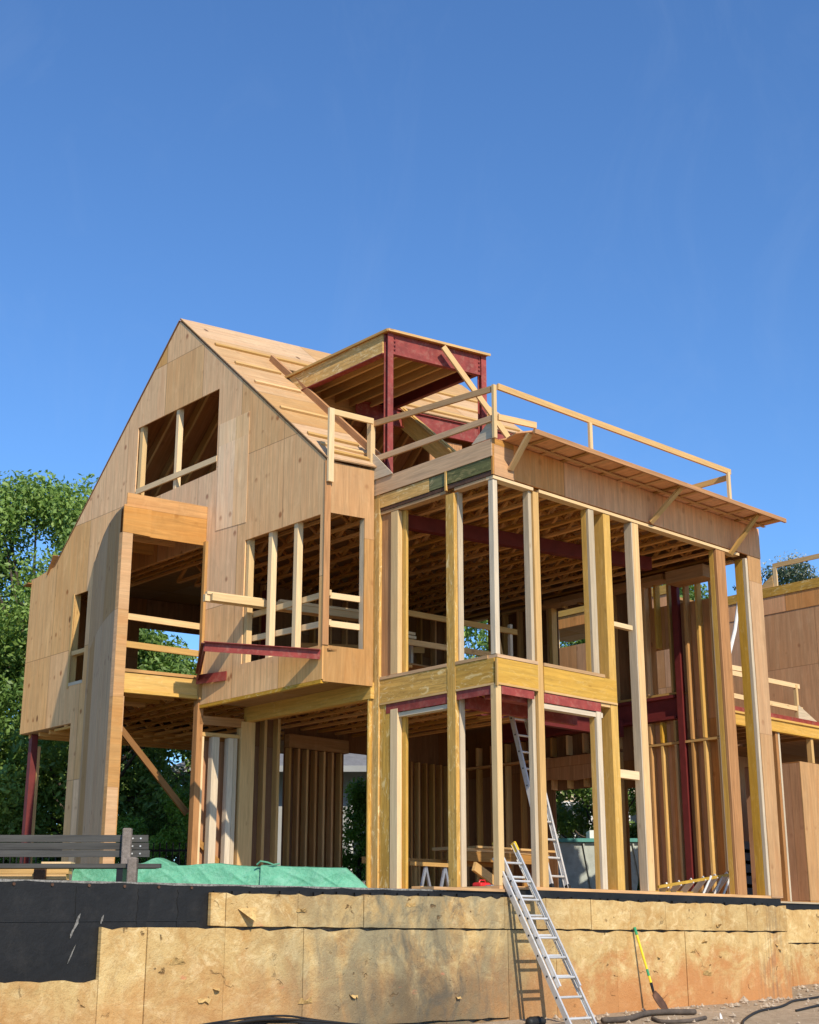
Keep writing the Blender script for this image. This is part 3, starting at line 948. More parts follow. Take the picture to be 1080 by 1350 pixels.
# bay side
bay = part('bay_wall', 'ply_bay', MB().sheet(lambda s, z: H(s, 0, z), [(.022, 2.94), (.86, 2.94), (.86, 6.32), (.022, 6.34)],
           [[(.10, 3.48), (.70, 3.48), (.70, 5.52), (.10, 5.52)]], thick=tuple(BX * .02)), label='bright plywood side of the bay')
HB(.70, .735, .025, .12, 3.48, 5.52).build('window_stud', 'silver', bay)
HB(.024, .1, .025, .09, 3.45, 5.52).build('window_stud', 'red_lumber', bay)
for z0 in (3.79, 4.22):
    MB().bx(H, .1, .72, .10, .14, z0, z0 + .09).build('guard_board', 'white_lumber', bay)
part('corner_trim', 'red_lumber', HB(-.012, .09, -.018, -.002, 3.48, 6.34), label='reddish corner strip of the bay')
# underside and ledgers of the bay
part('bay_soffit', 'deck', HB(.024, .84, .04, 3.15, 3.0, 3.02))
part('bay_ledger', 'yellow_rough', HB(-.004, .04, .02, 3.18, 2.915, 2.966).bx(H, .06, .12, .02, 3.18, 2.93, 2.99))
part('carrier_beam', 'yellow', HB(.84, .96, .02, 3.25, 2.76, 3.0), label='yellow beam carrying the bay')
part('ledger', 'red_lumber', HB(.02, .8, 3.18, 3.24, 2.66, 2.80))
# open wall frame below the bay end
fr = part('frame_wall', 'lumber', HB(.0, .86, 3.2, 3.30, 2.48, 2.54), label='short open stud wall beside the wide post')
HB(-.03, .07, 3.18, 3.30, -.12, 3.05).build('stud', 'red_lumber', fr)
HB(.075, .11, 3.19, 3.27, -.12, 2.47).build('stud', 'white_lumber', fr)
for (a0, a1) in ((.26, .38), (.54, .63), (.635, .70)):
    HB(a0, a1, 3.19, 3.30, -.12, 2.475).build('stud', 'silver', fr)
MB().sheet(lambda s, z: H(s, 3.42, z), [(.05, -.12), (.86, -.12), (.86, 2.5), (.05, 2.5)], thick=tuple(BX * .02)).build('backing_sheet', 'ply_inside', fr)
MB().stick(H(.05, 3.37, .95), H(.85, 3.37, .25), .04, .09).build('brace', 'lumber2', fr)
part('wide_post', 'lumber', HB(.75, 1.0, 3.17, 3.30, -.12, 2.76), label='wide plywood faced post')

# ---- projecting tower at the left of the gable
tw = part('tower', 'ply_orange', MB().sheet(lambda s, z: H(s, 3.19, z), [(-1.42, 5.64), (-.0, 5.64), (-.0, 6.32), (-1.42, 6.34)], thick=tuple(BX * .022), tint=.7), label='projecting box bay with orange header and open side')
MB().sheet(lambda s, z: H(s, 3.165, z), [(-1.475, 5.665), (-1.0, 5.645), (-1.0, 6.10), (-1.475, 6.13)], thick=tuple(BX * .02), tint=.95).build('header_plate', 'ply_orange', tw)
MB().bx(H, -1.475, -1.30, 3.17, 3.27, -.12, 5.66).build('corner_post', 'ply_bay', tw, label='tall narrow sunlit corner post')
MB().sheet(lambda s, z: H(s, 3.18, z), [(-1.45, -.12), (-1.28, -.12), (-1.28, 3.0), (-1.45, 3.0)], thick=tuple(BX * .02)).build('post_face', 'ply_orange', tw)
MB().bx(H, -.05, -.002, 3.12, 3.19, 3.05, 5.7).build('jamb', 'lumber2', tw)
# splayed side wall running from the corner post back to the gable
curve = [(-1.47, 3.26), (-1.33, 3.7), (-1.10, 4.35), (-.80, 5.1), (-.45, 5.9), (-.18, 6.5), (-.005, 6.95)]
mb = MB()
L = 0
for i in range(len(curve) - 1):
    (a0, b0), (a1, b1) = curve[i], curve[i + 1]
    for (z0, z1) in ((-.12, 6.08),):
        P = [H(a0, b0, z0), H(a1, b1, z0), H(a1, b1, z1), H(a0, b0, z1)]
        d = math.dist(curve[i], curve[i + 1])
        for off_, rev in ((0, True), (.02, False)):
            o = len(mb.v)
            Q = [p + AH * off_ for p in P]
            mb.v += [tuple(q) for q in Q]
            idx = [o, o + 1, o + 2, o + 3]
            u4 = [(L, z0), (L + d, z0), (L + d, z1), (L, z1)]
            if rev:
                idx, u4 = idx[::-1], u4[::-1]
            mb.f.append(idx); mb.uv += u4; mb.t += [.5] * 4
    L += d
mb.build('splayed_wall', 'ply_shade', tw, smooth=True)
MB().sheet(lambda s, z: H(s, z, 6.08), [(-1.46, 3.22), (-.01, 3.22), (-.01, 6.9), (-.45, 5.9), (-.8, 5.1), (-1.1, 4.35), (-1.33, 3.7)], thick=(0, 0, .03)).build('flat_roof', 'deck', tw)
for i in range(4):
    MB().bx(H, -1.22 + i * .30, .0, 3.45 + i * .7, 3.50 + i * .7, 5.82, 6.06).build('ceiling_joist', 'truss', tw)
for z0, z1, s in ((4.24, 4.34, 0), (3.80, 3.88, 0)):
    MB().stick(H(-1.32, 3.22, (z0 + z1) / 2), H(-.02, 3.22, (z0 + z1) / 2 - .03), .04, .10).build('guard_board', 'lumber', tw)
MB().bx(H, -1.30, -.02, 3.19, 3.24, 3.12, 3.38).bx(H, -1.30, -.02, 3.16, 3.27, 3.06, 3.115).build('edge_beam', 'yellow', tw, label='yellow edge beam under the tower floor')
MB().sheet(lambda s, z: H(s, z, 3.44), [(-1.30, 3.17), (0, 3.17), (0, 6.6), (-.45, 5.7), (-.8, 4.9), (-1.1, 4.15), (-1.30, 3.6)], thick=(0, 0, -.05)).build('floor', 'lumber2', tw)
for i in range(4):
    MB().bx(H, -1.22 + i * .2, .0, 3.5 + i * .45, 3.55 + i * .45, 3.13, 3.37).build('floor_joist', 'truss', tw)
MB().bx(H, -1.3, -1.25, 3.3, 3.33, 3.45, 3.85).build('level', 'fibre', tw)
MB().stick(H(-1.22, 3.5, 2.62), H(.12, 3.62, 1.28), .04, .10).build('diagonal_brace', 'rust_wood', tw)

# left wing: cantilevered on a steel column
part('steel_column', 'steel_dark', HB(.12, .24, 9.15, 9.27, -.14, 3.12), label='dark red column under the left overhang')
part('steel_column', 'lumber2', HB(.25, .30, 9.14, 9.2, -.14, 2.9))
part('soffit_board', 'deck', HB(.03, 5.5, 7.45, 9.4, 3.13, 3.15))
for i in range(5):
    part('soffit_joist', 'truss', HB(.1, 4.0, 7.6 + i * .4, 7.65 + i * .4, 3.05, 3.125))
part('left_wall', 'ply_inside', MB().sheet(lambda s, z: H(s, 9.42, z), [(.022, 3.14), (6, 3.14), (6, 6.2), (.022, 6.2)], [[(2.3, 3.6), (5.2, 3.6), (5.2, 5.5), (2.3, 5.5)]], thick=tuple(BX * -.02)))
part('left_eave', 'red_lumber', MB().stick(H(-.06, 9.55, 6.14), H(5, 9.55, 6.14), .3, .02).stick(H(-.05, 8.6, 6.36), H(5, 8.6, 6.36), .45, .02, up=(-.5, .55, .7)))

# ---- main roof
SL = (10.15 - 6.38) / 4.355
rz = lambda b: 6.38 + SL * b
LSL = (10.15 - 6.31) / (8.48 - 4.355)
lz = lambda b: 10.15 - LSL * (b - 4.355)
uR = np.array(BX * 1 + ZX * SL); uR /= np.linalg.norm(uR)
nR = np.cross(uR, AH); nR = nR if nR[2] > 0 else -nR; nR /= np.linalg.norm(nR)
ks = math.sqrt(1 + SL * SL)


def roofpt(s, q):      # s along ridge, q = b
    return H(s, q, rz(q)) + nR * .03


def roof_sheet(out, name, label=None):
    m = MB()
    m.sheet(lambda s, q: roofpt(s, q / ks), [(p[0], p[1] * ks) for p in out], thick=tuple(-nR * .022))
    return part(name, 'roof_ply', m, label=label)


roof = roof_sheet([(-.012, -.04), (1.04, -.04), (1.12, 3.10), (3.0, 3.10), (3.0, 2.52), (6.15, 2.52), (6.15, 4.36), (-.012, 4.36)], 'roof_sheathing', 'steep plywood roof slope with nailed battens')


def on_roof(a0, b0, a1, b1, w, h, name, mat, par, lift=0.0):
    MB().stick(roofpt(a0, b0) + nR * (h / 2 + .002 + lift), roofpt(a1, b1) + nR * (h / 2 + .002 + lift), w, h, up=tuple(nR)).build(name, mat, par)


for (a0, b0, a1, b1) in ((.15, 3.45, 2.6, 3.42), (.16, 2.82, 1.02, 2.80), (.15, 2.2, 1.0, 2.18), (.10, 1.38, .98, 1.34), (.09, .62, .96, .56), (.14, .16, 1.0, .12), (.14, .36, .95, .30)):
    on_roof(a0, b0, a1, b1, .09, .035, 'batten', 'lumber', roof)
for (a0, b0, a1, b1) in ((3.2, 2.66, 6.0, 2.62), (3.4, 3.12, 5.9, 3.05), (4.6, 3.62, 6.0, 3.58)):
    on_roof(a0, b0, a1, b1, .09, .035, 'batten', 'lumber', roof)
on_roof(1.06, .12, 1.14, 3.3, .05, .2, 'valley_board', 'red_lumber', roof, -.09)
# left slope (seen from inside)
nL = np.cross(np.array(BX - ZX * LSL), AH); nL = nL if nL[2] > 0 else -nL; nL /= np.linalg.norm(nL)
kl = math.sqrt(1 + LSL * LSL)
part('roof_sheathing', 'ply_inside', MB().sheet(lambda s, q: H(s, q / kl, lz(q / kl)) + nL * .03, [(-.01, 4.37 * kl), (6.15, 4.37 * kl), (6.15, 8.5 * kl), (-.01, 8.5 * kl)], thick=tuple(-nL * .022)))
for i in range(14):
    a = .22 + i * .44
    part('rafter', 'lumber', MB().stick(H(a, 4.40, lz(4.40)) - nL * .12, H(a, 8.4, lz(8.4)) - nL * .12, .045, .2, up=tuple(nL)))
for i in range(14):
    a = .22 + i * .44
    b0 = .05 if a < 1.05 else 3.0 if a < 3.0 else 2.55
    part('rafter', 'lumber', MB().stick(H(a, b0, rz(b0)) - nR * .12, H(a, 4.33, rz(4.33)) - nR * .12, .045, .2, up=tuple(nR)))
part('ridge_beam', 'lumber2', HB(.03, 6.1, 4.33, 4.38, 9.78, 10.08))
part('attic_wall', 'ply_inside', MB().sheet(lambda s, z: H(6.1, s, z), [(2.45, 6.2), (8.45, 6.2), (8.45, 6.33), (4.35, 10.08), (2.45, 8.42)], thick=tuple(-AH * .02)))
part('attic_floor', 'deck', MB().bx(H, .05, 6.0, 2.6, 8.3, 6.2, 6.23))
part('low_attic_wall', 'lumber', HB(.5, .56, 3.2, 6.4, 6.9, 7.0).bx(H, .5, .56, 5.0, 5.05, 6.25, 6.9).bx(H, .5, .56, 4.0, 4.05, 6.25, 6.9))

# ---- steel framed dormer
dz0, dz1 = 8.37, 8.72
dorm = part('dormer_roof', 'ply_brown', HB(1.06, 3.04, -.05, 2.72, dz1 + .005, dz1 + .03), label='flat roof of the steel framed dormer')
HB(1.05, 3.05, -.075, -.05, dz1 - .005, dz1 + .035).build('roof_edge', 'lumber', dorm)
HB(1.035, 1.06, -.05, 2.72, dz1 - .005, dz1 + .035).build('roof_edge', 'lumber', dorm)
for a0 in (1.10, 2.92):
    HB(a0, a0 + .10, .0, .012, 6.2, dz1).bx(H, a0 + .044, a0 + .056, .012, .09, 6.2, dz1).bx(H, a0, a0 + .10, .09, .102, 6.2, dz1).build('steel_column', 'steel', dorm)
HB(1.205, 2.915, .02, .035, dz0, dz1 - .002).bx(H, 1.205, 2.915, .035, .11, dz0, dz0 + .014).bx(H, 1.205, 2.915, .035, .11, dz1 - .016, dz1 - .002).build('steel_beam', 'steel', dorm, label='red channel across the dormer front')
mb = MB()
for a0 in (1.235, 2.885):
    for k in range(4):
        z = dz0 + .07 + k * .07
        mb.tube([H(a0, .022, z), H(a0, .004, z)], .016, 8)
mb.build('bolt', 'steel_dark', dorm)
HB(1.08, 1.13, .11, 2.60, dz0 + .02, dz1 - .002).build('side_beam', 'yellow_rough', dorm, label='stained yellow beam along the dormer side')
HB(1.07, 1.19, .11, 2.60, dz0, dz0 + .014).build('steel_beam', 'steel', dorm)
HB(2.90, 2.915, .11, 2.6, dz0, dz1 - .002).bx(H, 2.84, 2.90, .11, 2.6, dz0, dz0 + .014).build('steel_beam', 'steel_dark', dorm)
for i in range(5):
    a = 1.42 + i * .29
    HB(a, a + .045, .115, 2.68, dz0 + .06, dz1).build('joist', 'lumber', dorm)
HB(1.1, 3.0, 2.62, 2.66, dz0 - .02, dz1).build('blocking', 'lumber2', dorm)
part('steel_beam', 'steel', HB(2.3, 6.1, 2.44, 2.455, 8.16, 8.50).bx(H, 2.3, 6.1, 2.40, 2.44, 8.486, 8.50).bx(H, 2.3, 6.1, 2.40, 2.44, 8.16, 8.174), label='long red beam carrying the roof behind the dormer')
part('hip_beam', 'yellow', MB().stick(H(3.28, 2.50, 8.40), H(3.24, .35, 6.52), .05, .34, up=tuple(nR)), label='sloping yellow beam')
part('hip_beam', 'lumber', MB().stick(H(3.28, 2.50, 8.58), H(3.24, .35, 6.70), .14, .03, up=tuple(nR)))
part('dormer_post', 'red_lumber', HB(5.0, 5.06, 1.7, 2.3, 6.2, 8.1).bx(H, 3.9, 4.6, 2.5, 2.53, 6.2, 8.1))

# ---- guard rails on the roof
gr = part('guardrail', 'white_lumber', MB().stick(H(.05, -.05, 5.99), H(.05, -.05, 7.18), .10, .045, up=tuple(BX)), label='raw lumber guard rail round the roof')


def rail(p, q, w=.04, h=.09, mat='white_lumber', name='rail'):
    MB().stick(p, q, w, h).build(name, mat, gr)


def rpost(p, q, name='rail_post', mat='white_lumber', w=.09, h=.045, up=BX):
    MB().stick(p, q, w, h, up=tuple(up)).build(name, mat, gr)


rpost(G(-.065, 2.62, 6.05), G(-.065, 2.62, 7.17), h=.09)
rail(H(.10, -.045, 7.13), H(.80, -.045, 7.11))
rail(G(-.03, 2.58, 7.12), G(-.03, -.03, 6.93), mat='grey_plank')
rail(G(-.03, 2.55, 6.52), G(-.03, -.03, 6.48), mat='grey_plank')
rpost(G(-.03, -.075, 6.17), G(-.03, -.075, 6.98), w=.06)
rail(G(.0, -.12, 6.95), G(5.2, -.55, 6.74), mat='lumber')
rail(G(.0, -.12, 6.48), G(.62, -.30, 6.46), mat='lumber')
rpost(G(1.86, -.30, 6.23), G(1.86, -.30, 6.82), w=.06)
rpost(G(5.12, -.56, 6.235), G(5.12, -.56, 6.72), w=.06)
rail(G(5.15, -.52, 6.64), G(5.05, .2, 6.60), mat='lumber')
rail(H(2.06, -.12, 8.64), H(3.36, -.12, 7.28), .035, .10, mat='lumber', name='diagonal_brace')
MB().sheet(lambda s, z: G(-.07, s, z), [(2.6, 6.17), (2.1, 6.17), (2.57, 6.62)], thick=tuple(AX * .018)).build('gusset', 'silver', gr)
MB().sheet(lambda s, z: G(-.01, s, z), [(.0, 6.2), (.42, 6.2), (.02, 6.5)], thick=tuple(AX * .018)).build('gusset', 'silver', gr)

# ---- projecting red steel frame at the bay
part('steel_bracket', 'steel_dark', MB().stick(H(-.10, 3.10, 3.40), H(-1.02, 1.42, 3.55), .012, .13).stick(H(-.10, 3.10, 3.46), H(-1.02, 1.42, 3.61), .09, .012), label='dark side of the projecting steel angle')
part('steel_bracket', 'steel', MB().stick(H(-1.02, 1.40, 3.55), H(-.02, .02, 3.33), .012, .14).stick(H(-1.02, 1.40, 3.62), H(-.02, .02, 3.40), .11, .012), label='red projecting steel angle')
part('steel_bracket', 'steel', MB().stick(H(-.12, 3.10, 3.36), H(-.02, 2.42, 3.34), .012, .15), label='short red steel stub')

# ---- far end wall of the glazed wing (seen from inside)
E0 = 6.60
ew_near = [(.78, 0), (2.70, 0), (2.70, 5.66), (2.28, 5.66), (2.28, 5.14), (.78, 5.10)]
ew_far = [(2.703, 0), (2.75, 0), (2.75, 1.95), (3.05, 1.95), (3.05, 0), (3.76, 0), (3.76, 2.03), (4.80, 2.03), (4.80, 0), (10.2, 0), (10.2, 5.66), (2.703, 5.66)]
ew_holes = [[(3.76, 4.20), (4.60, 4.20), (4.60, 5.48), (3.76, 5.48)], [(6.52, 4.86), (7.30, 4.86), (7.30, 5.64), (6.52, 5.64)]]
end = part('end_wall', 'ply_near', MB().sheet(lambda s, z: G(E0, s, z), ew_near, [[(1.92, 3.55), (2.24, 3.55), (2.24, 4.34), (1.92, 4.34)]], thick=tuple(AX * .02)), label='far stud wall sheathed with plywood')
MB().sheet(lambda s, z: G(E0, s, z), ew_far, ew_holes, thick=tuple(AX * .02)).build('sheathing', 'ply_dark', end)  # far part of the same wall, in the plywood with painted shade
hl = [(1.92, 2.24, 3.55, 4.34), (3.76, 4.60, 4.20, 5.48), (6.52, 7.30, 4.86, 5.64), (3.76, 4.80, 0, 2.03), (2.75, 3.05, 0, 1.95)]


def clear_spans(b0, b1, z0, z1):
    sp = [(z0, z1)]
    for (h0, h1, y0, y1) in hl:
        if b1 > h0 + .01 and b0 < h1 - .01:
            ns = []
            for (p, q) in sp:
                if y1 <= p or y0 >= q:
                    ns.append((p, q)); continue
                if y0 - p > .05: ns.append((p, y0 - .01))
                if q - y1 > .05: ns.append((y1 + .01, q))
            sp = ns
    return sp


b = .86
k = 0
while b < 10.0:
    for (z0, z1) in ((0.045, 2.60), (2.66, 5.62)) if b < 1.6 else ((.045, 2.60), (2.66, 3.02), (3.53, 5.62)):
        for (p, q) in clear_spans(b, b + .045, z0, z1):
            MB().bx(G, E0 - .145, E0 - .002, b, b + .045, p, q).build('stud', ('lumber', 'yellow', 'lumber2')[k % 3] if b < 2.6 else ('lumber', 'lumber2')[k % 2], end)
    b += (.30, .26, .36)[k % 3] if b < 2.4 else .405
    k += 1
MB().bx(G, E0 - .14, E0 - .004, .80, 2.74, 2.61, 2.65).build('noggin', 'lumber', end)
MB().bx(G, E0 - .14, E0 - .004, 4.82, 10, 2.61, 2.65).build('noggin', 'lumber2', end)
MB().bx(G, E0 - .14, E0 - .004, .40, 2.26, 5.62, 5.66).bx(G, E0 - .14, E0 - .004, 2.3, 10, 5.625, 5.665).build('top_plate', 'lumber', end)
MB().bx(G, E0 - .14, E0 - .004, 1.6, 6, 3.48, 3.52).build('plate', 'lumber', end)
MB().bx(G, E0 - .14, E0 - .004, .80, 2.74, .002, .042).build('plate', 'lumber2', end)
MB().bx(G, E0 - .17, E0 - .005, 1.75, 6.2, 3.05, 3.10).bx(G, E0 - .10, E0 - .08, 1.75, 6.2, 3.10, 3.42).bx(G, E0 - .17, E0 - .005, 1.75, 6.2, 3.42, 3.47).build('steel_beam', 'steel_dark', end)
MB().bx(G, E0 - .20, E0 - .185, 1.56, 1.68, 0.01, 5.68).bx(G, E0 - .185, E0 - .05, 1.60, 1.62, 0.01, 5.68).build('steel_column', 'steel_dark', end, label='dark red column in the end wall')
MB().bx(G, E0 - .16, E0 - .03, .79, .85, .05, 5.1).build('stud', 'silver', end)
for b0, b1 in ((3.68, 3.75), (4.62, 4.70)):
    MB().bx(G, E0 - .16, E0 - .005, b0, b1, 4.1, 5.6).build('window_stud', 'yellow' if b0 > 4 else 'white_lumber', end)
part('header_beam', 'deck', MB().bx(G, 6.1, 6.5, .75, 1.56, 5.38, 5.60).bx(G, 6.2, 6.55, 1.7, 4.9, 5.52, 5.62))
part('hung_sheet', 'ply_inside', MB().sheet(lambda s, z: G(E0 - .2, s, z), [(3.3, 2.62), (5.2, 2.62), (5.2, 2.20), (4.7, 2.22), (4.1, 2.16), (3.5, 2.2), (3.3, 2.18)], thick=tuple(AX * .01)), label='loose brown sheet over the back opening')

# ---- back walls
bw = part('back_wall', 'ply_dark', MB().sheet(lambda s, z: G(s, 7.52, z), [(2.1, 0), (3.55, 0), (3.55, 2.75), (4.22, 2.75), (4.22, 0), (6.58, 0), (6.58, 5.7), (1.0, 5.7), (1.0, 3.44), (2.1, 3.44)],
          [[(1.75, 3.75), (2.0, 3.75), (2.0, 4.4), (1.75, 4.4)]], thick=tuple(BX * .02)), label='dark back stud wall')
for i in range(22):
    a = 2.12 + i * .205
    if 3.5 < a < 4.2: continue
    MB().bx(G, a, a + .045, 7.38, 7.515, .0, 2.70).build('stud', ('lumber', 'lumber2')[i % 2], bw)
for i in range(14):
    a = 1.02 + i * .405
    if 1.7 < a < 2.05: continue
    MB().bx(G, a, a + .045, 7.38, 7.515, 3.45, 5.65).build('stud', 'lumber2', bw)
MB().bx(G, 2.1, 3.55, 7.37, 7.515, 2.71, 2.95).build('header', 'deck', bw)
part('steel_column', 'steel_dark', MB().bx(G, 3.72, 3.86, 6.9, 7.04, 0.005, 3.05))
part('steel_column', 'steel_dark', MB().bx(G, 1.35, 1.49, 7.2, 7.34, 3.44, 5.5))
# partition right of the wide post
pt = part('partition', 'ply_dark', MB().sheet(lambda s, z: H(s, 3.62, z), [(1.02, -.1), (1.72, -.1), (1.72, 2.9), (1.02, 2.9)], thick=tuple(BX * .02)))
for i in range(3):
    HB(1.12 + i * .25, 1.17 + i * .25, 3.48, 3.615, -.1, 2.9).build('stud', ('lumber2', 'lumber', 'lumber')[i], pt)
# indoor guard rails, upper floor
for (a0, a1, b, z0, z1) in ((.2, 3.5, 2.85, 4.25, 4.33), (.2, 2.9, 2.85, 3.78, 3.86)):
    part('guard_board', 'lumber', MB().stick(G(a0, b, z0), G(a1, b, z1), .04, .09))
part('guard_post', 'silver', MB().bx(G, 3.35, 3.41, 2.86, 2.92, 3.43, 4.45))
part('guard_board', 'lumber', MB().stick(G(3.05, 2.9, 4.3), G(3.25, 2.9, 3.45), .03, .09))
part('guard_board', 'lumber2', MB().stick(G(.3, 5.0, 3.98), G(2.2, 3.8, 3.98), .04, .1))
# low rail on ground floor
lr = part('low_rail', 'lumber2', MB().stick(H(1.9, 1.6, .52), H(5.6, 2.6, .58), .04, .10))
for a in (2.4, 3.2, 4.0, 4.8):
    HB(a, a + .06, 1.7 + (a - 1.9) * .27, 1.75 + (a - 1.9) * .27, .0, .50).build('rail_post', 'lumber2', lr)


# ------------------------------------------------------------------ neighbouring frame building on the right
nbh = thing('neighbouring_frame_house', G(9, 1, 0), 'second wooden house under construction at the right edge with a railed balcony', 'house')


def npart(name, mat, mb, parent=None, label=None, **k):
    return mb.build(name, mat, parent or nbh, label, **k)


npart('upper_wall', ply('neighbour_plywood', (.66, .35, .155), weather=.2, spots=.7, seam=.5, off=(.3, .5)), MB().sheet(lambda s, z: G(10, s, z), [(-3.2, 3.2), (9, 3.2), (9, 5.66), (3.9, 5.66), (3.9, 5.50), (-3.2, 5.50)], thick=tuple(AX * .02)), label='plywood upper wall')
npart('upper_band', 'ply_brown', MB().sheet(lambda s, z: G(9.99, s, z), [(-3.2, 5.50), (3.9, 5.50), (3.9, 5.84), (-3.2, 5.84)], thick=tuple(AX * .02)))
npart('roof_rim', 'yellow_rough', MB().bx(G, 9.975, 10.03, -3.2, 3.9, 5.845, 6.03), label='yellow roof edge beam')
npart('roof_deck', 'deck', MB().bx(G, 10.035, 14, -3.2, 3.9, 5.9, 6.02))
npart('canopy_edge', 'ply_brown', MB().bx(G, 10.0, 10.05, 4.4, 9, 6.10, 6.36))
npart('canopy_beam', 'yellow', MB().bx(G, 9.98, 10.07, 4.3, 9, 6.37, 6.56))
npart('canopy_deck', 'deck', MB().bx(G, 10.06, 12, 4.4, 9, 6.3, 6.36))
for b in (4.5, 5.95, 7.6):
    npart('canopy_post', 'white_lumber', MB().bx(G, 10.02, 10.09, b, b + .08, 5.66, 6.10))
rr = npart('roof_rail', 'lumber', MB().stick(G(10.05, -3, 6.46), G(10.05, 1.80, 6.47), .035, .09))
for b in (1.76, -.6):
    MB().bx(G, 10.03, 10.07, b - .04, b + .04, 6.03, 6.44).build('rail_post', 'white_lumber', rr)
MB().sheet(lambda s, z: G(10.02, s, z), [(1.8, 6.03), (2.2, 6.03), (1.82, 6.28)], thick=tuple(AX * .018)).build('gusset', 'lumber', rr)
npart('rim_beam', 'yellow', MB().bx(G, 6.75, 9.97, .99, 1.04, 2.95, 3.17).bx(G, 6.75, 9.97, .96, 1.07, 3.14, 3.175).bx(G, 6.75, 9.97, .96, 1.07, 2.93, 2.955), label='yellow balcony edge beam')
npart('steel_edge', 'steel', MB().bx(G, 6.75, 9.97, .98, 1.1, 3.18, 3.255))
npart('balcony_deck', 'deck', MB().bx(G, 6.75, 9.97, 1.1, 2.6, 3.18, 3.22))
br_ = npart('balcony_rail', 'white_lumber', MB().stick(G(6.75, 1.06, 3.86), G(9.45, 1.06, 3.88), .04, .085), label='raw lumber balcony rail')
MB().stick(G(6.75, 1.06, 3.46), G(9.5, 1.06, 3.45), .04, .085).build('rail', 'white_lumber', br_)
MB().stick(G(6.75, 1.3, 4.02), G(7.6, 1.06, 3.97), .04, .085).build('rail', 'white_lumber', br_)
MB().bx(G, 9.30, 9.36, 1.03, 1.09, 3.26, 3.90).build('rail_post', 'white_lumber', br_)
MB().sheet(lambda s, z: G(s, 1.02, z), [(9.3, 3.26), (9.95, 3.26), (9.32, 3.52)], thick=tuple(BX * .018)).build('gusset', 'silver', br_)
for i in range(8):
    npart('balcony_joist', 'deck', MB().bx(G, 6.8 + i * .42, 6.85 + i * .42, 1.08, 2.6, 2.93, 3.17))
npart('ground_floor_slab', 'deck', MB().bx(G, 6.7, 15, 1.0, 3.8, -.155, -.02))
npart('back_wall', 'ply_brown', MB().sheet(lambda s, z: G(s, 3.8, z), [(9.3, -.1), (15, -.1), (15, 3.2), (9.3, 3.2)], [], thick=tuple(BX * .02)))
npart('soffit', 'deck', MB().bx(G, 10.0, 15, 1.04, 3.8, 3.0, 3.05).bx(G, 9.99, 15, .99, 1.03, 2.93, 3.2))
npart('front_panel', 'ply_bay', MB().sheet(lambda s, z: G(s, .985, z), [(9.15, -.03), (14, -.03), (14, 2.46), (9.15, 2.46)], thick=tuple(BX * .02)), label='light plywood front panel')
npart('side_panel', 'ply_inside', MB().sheet(lambda s, z: G(9.15, s, z), [(1.01, -.03), (2.2, -.03), (2.2, 2.46), (1.01, 2.46)], thick=tuple(AX * .02)), label='shaded plywood side panel')
npart('panel_cap', 'lumber2', MB().bx(G, 9.18, 14, 1.01, 1.9, 2.36, 2.40))
npart('stud', 'red_lumber', MB().bx(G, 8.42, 8.50, 1.0, 1.12, -.03, 2.925))
npart('stud', 'silver', MB().bx(G, 8.51, 8.56, 1.0, 1.12, -.03, 2.925))
npart('stud', 'lumber', MB().bx(G, 9.62, 9.70, 1.0, 1.1, 2.47, 2.925))
npart('sill_plate', 'silver', MB().bx(G, 6.75, 14, .95, 1.1, -.058, -.032))

# ------------------------------------------------------------------ ladders
def ladder(name, label, foot, top, side, width, rail_w, rail_d, nr, mat='alu', rungs_from=0, narrow=1.0, group=None):
    """foot/top = centre points; side = unit vector across"""
    foot, top, side = np.array(foot), np.array(top), np.array(side)
    d = (top - foot) / np.linalg.norm(top - foot)
    nrm = np.cross(side, d)
    t = thing(name, foot, label, 'ladder', group)
    for sg in (-1, 1):
        p = foot + side * sg * width / 2
        q = top + side * sg * width / 2 * narrow
        m = MB()
        # channel section: web and two flanges
        m.stick(p, q, .006, rail_d, up=tuple(nrm))
        for e in (-1, 1):
            off = nrm * e * (rail_d / 2 - .003) - side * sg * rail_w / 2
            m.stick(p + off, q + off, rail_w, .006, up=tuple(nrm))
        r = m.build('side_rail', mat, t)
        MB().stick(p - d * .02, p + d * .07, rail_w * 1.5, rail_d * 1.25, up=tuple(nrm)).build('foot', 'rubber', r)
    L = np.linalg.norm(top - foot)
    for i in range(nr):
        f = (rungs_from + i * .285) / L
        if f > .985: break
        c = foot + (top - foot) * f
        w = width * (1 + (narrow - 1) * f)
        MB().tube([c - side * (w / 2 - .004), c + side * (w / 2 - .004)], .017, 10).build('rung', mat, t)
        for sg in (-1, 1):
            e = c + side * sg * (w / 2 + .003)
            MB().tube([e, e + side * sg * .004], .013, 8).build('rung_end', 'iron', t)
    return t


# outer extension ladder: base section and fly section slid together
LA = np.array(AX)
foot = G(.335, -1.09, lower_ground_z(.33, -1.09) + .01)
top = G(.285, .24, .53)
dlad = (top - foot) / np.linalg.norm(top - foot)
nl = np.cross(LA, dlad)
nl = nl if np.dot(nl, nG()) > 0 else -nl
ld = ladder('extension_ladder', 'aluminium extension ladder leaning outside against the foundation wall', foot, foot + dlad * 2.45, LA, .50, .028, .07, 9, rungs_from=.16)
for sg in (-1, 1):
    p = foot + dlad * .55 + LA * sg * .205 + nl * .062
    q = top + LA * sg * .185 + nl * .062
    m = MB().stick(p, q, .006, .06, up=tuple(nl))
    for e in (-1, 1):
        off = nl * e * .027 - LA * sg * .013
        m.stick(p + off, q + off, .026, .006, up=tuple(nl))
    m.build('fly_rail', 'alu', ld)
    MB().stick(q - dlad * .11, q + dlad * .02, .034, .075, up=tuple(nl)).build('end_cap', 'fibre', ld)
Lf = np.linalg.norm(top - foot)
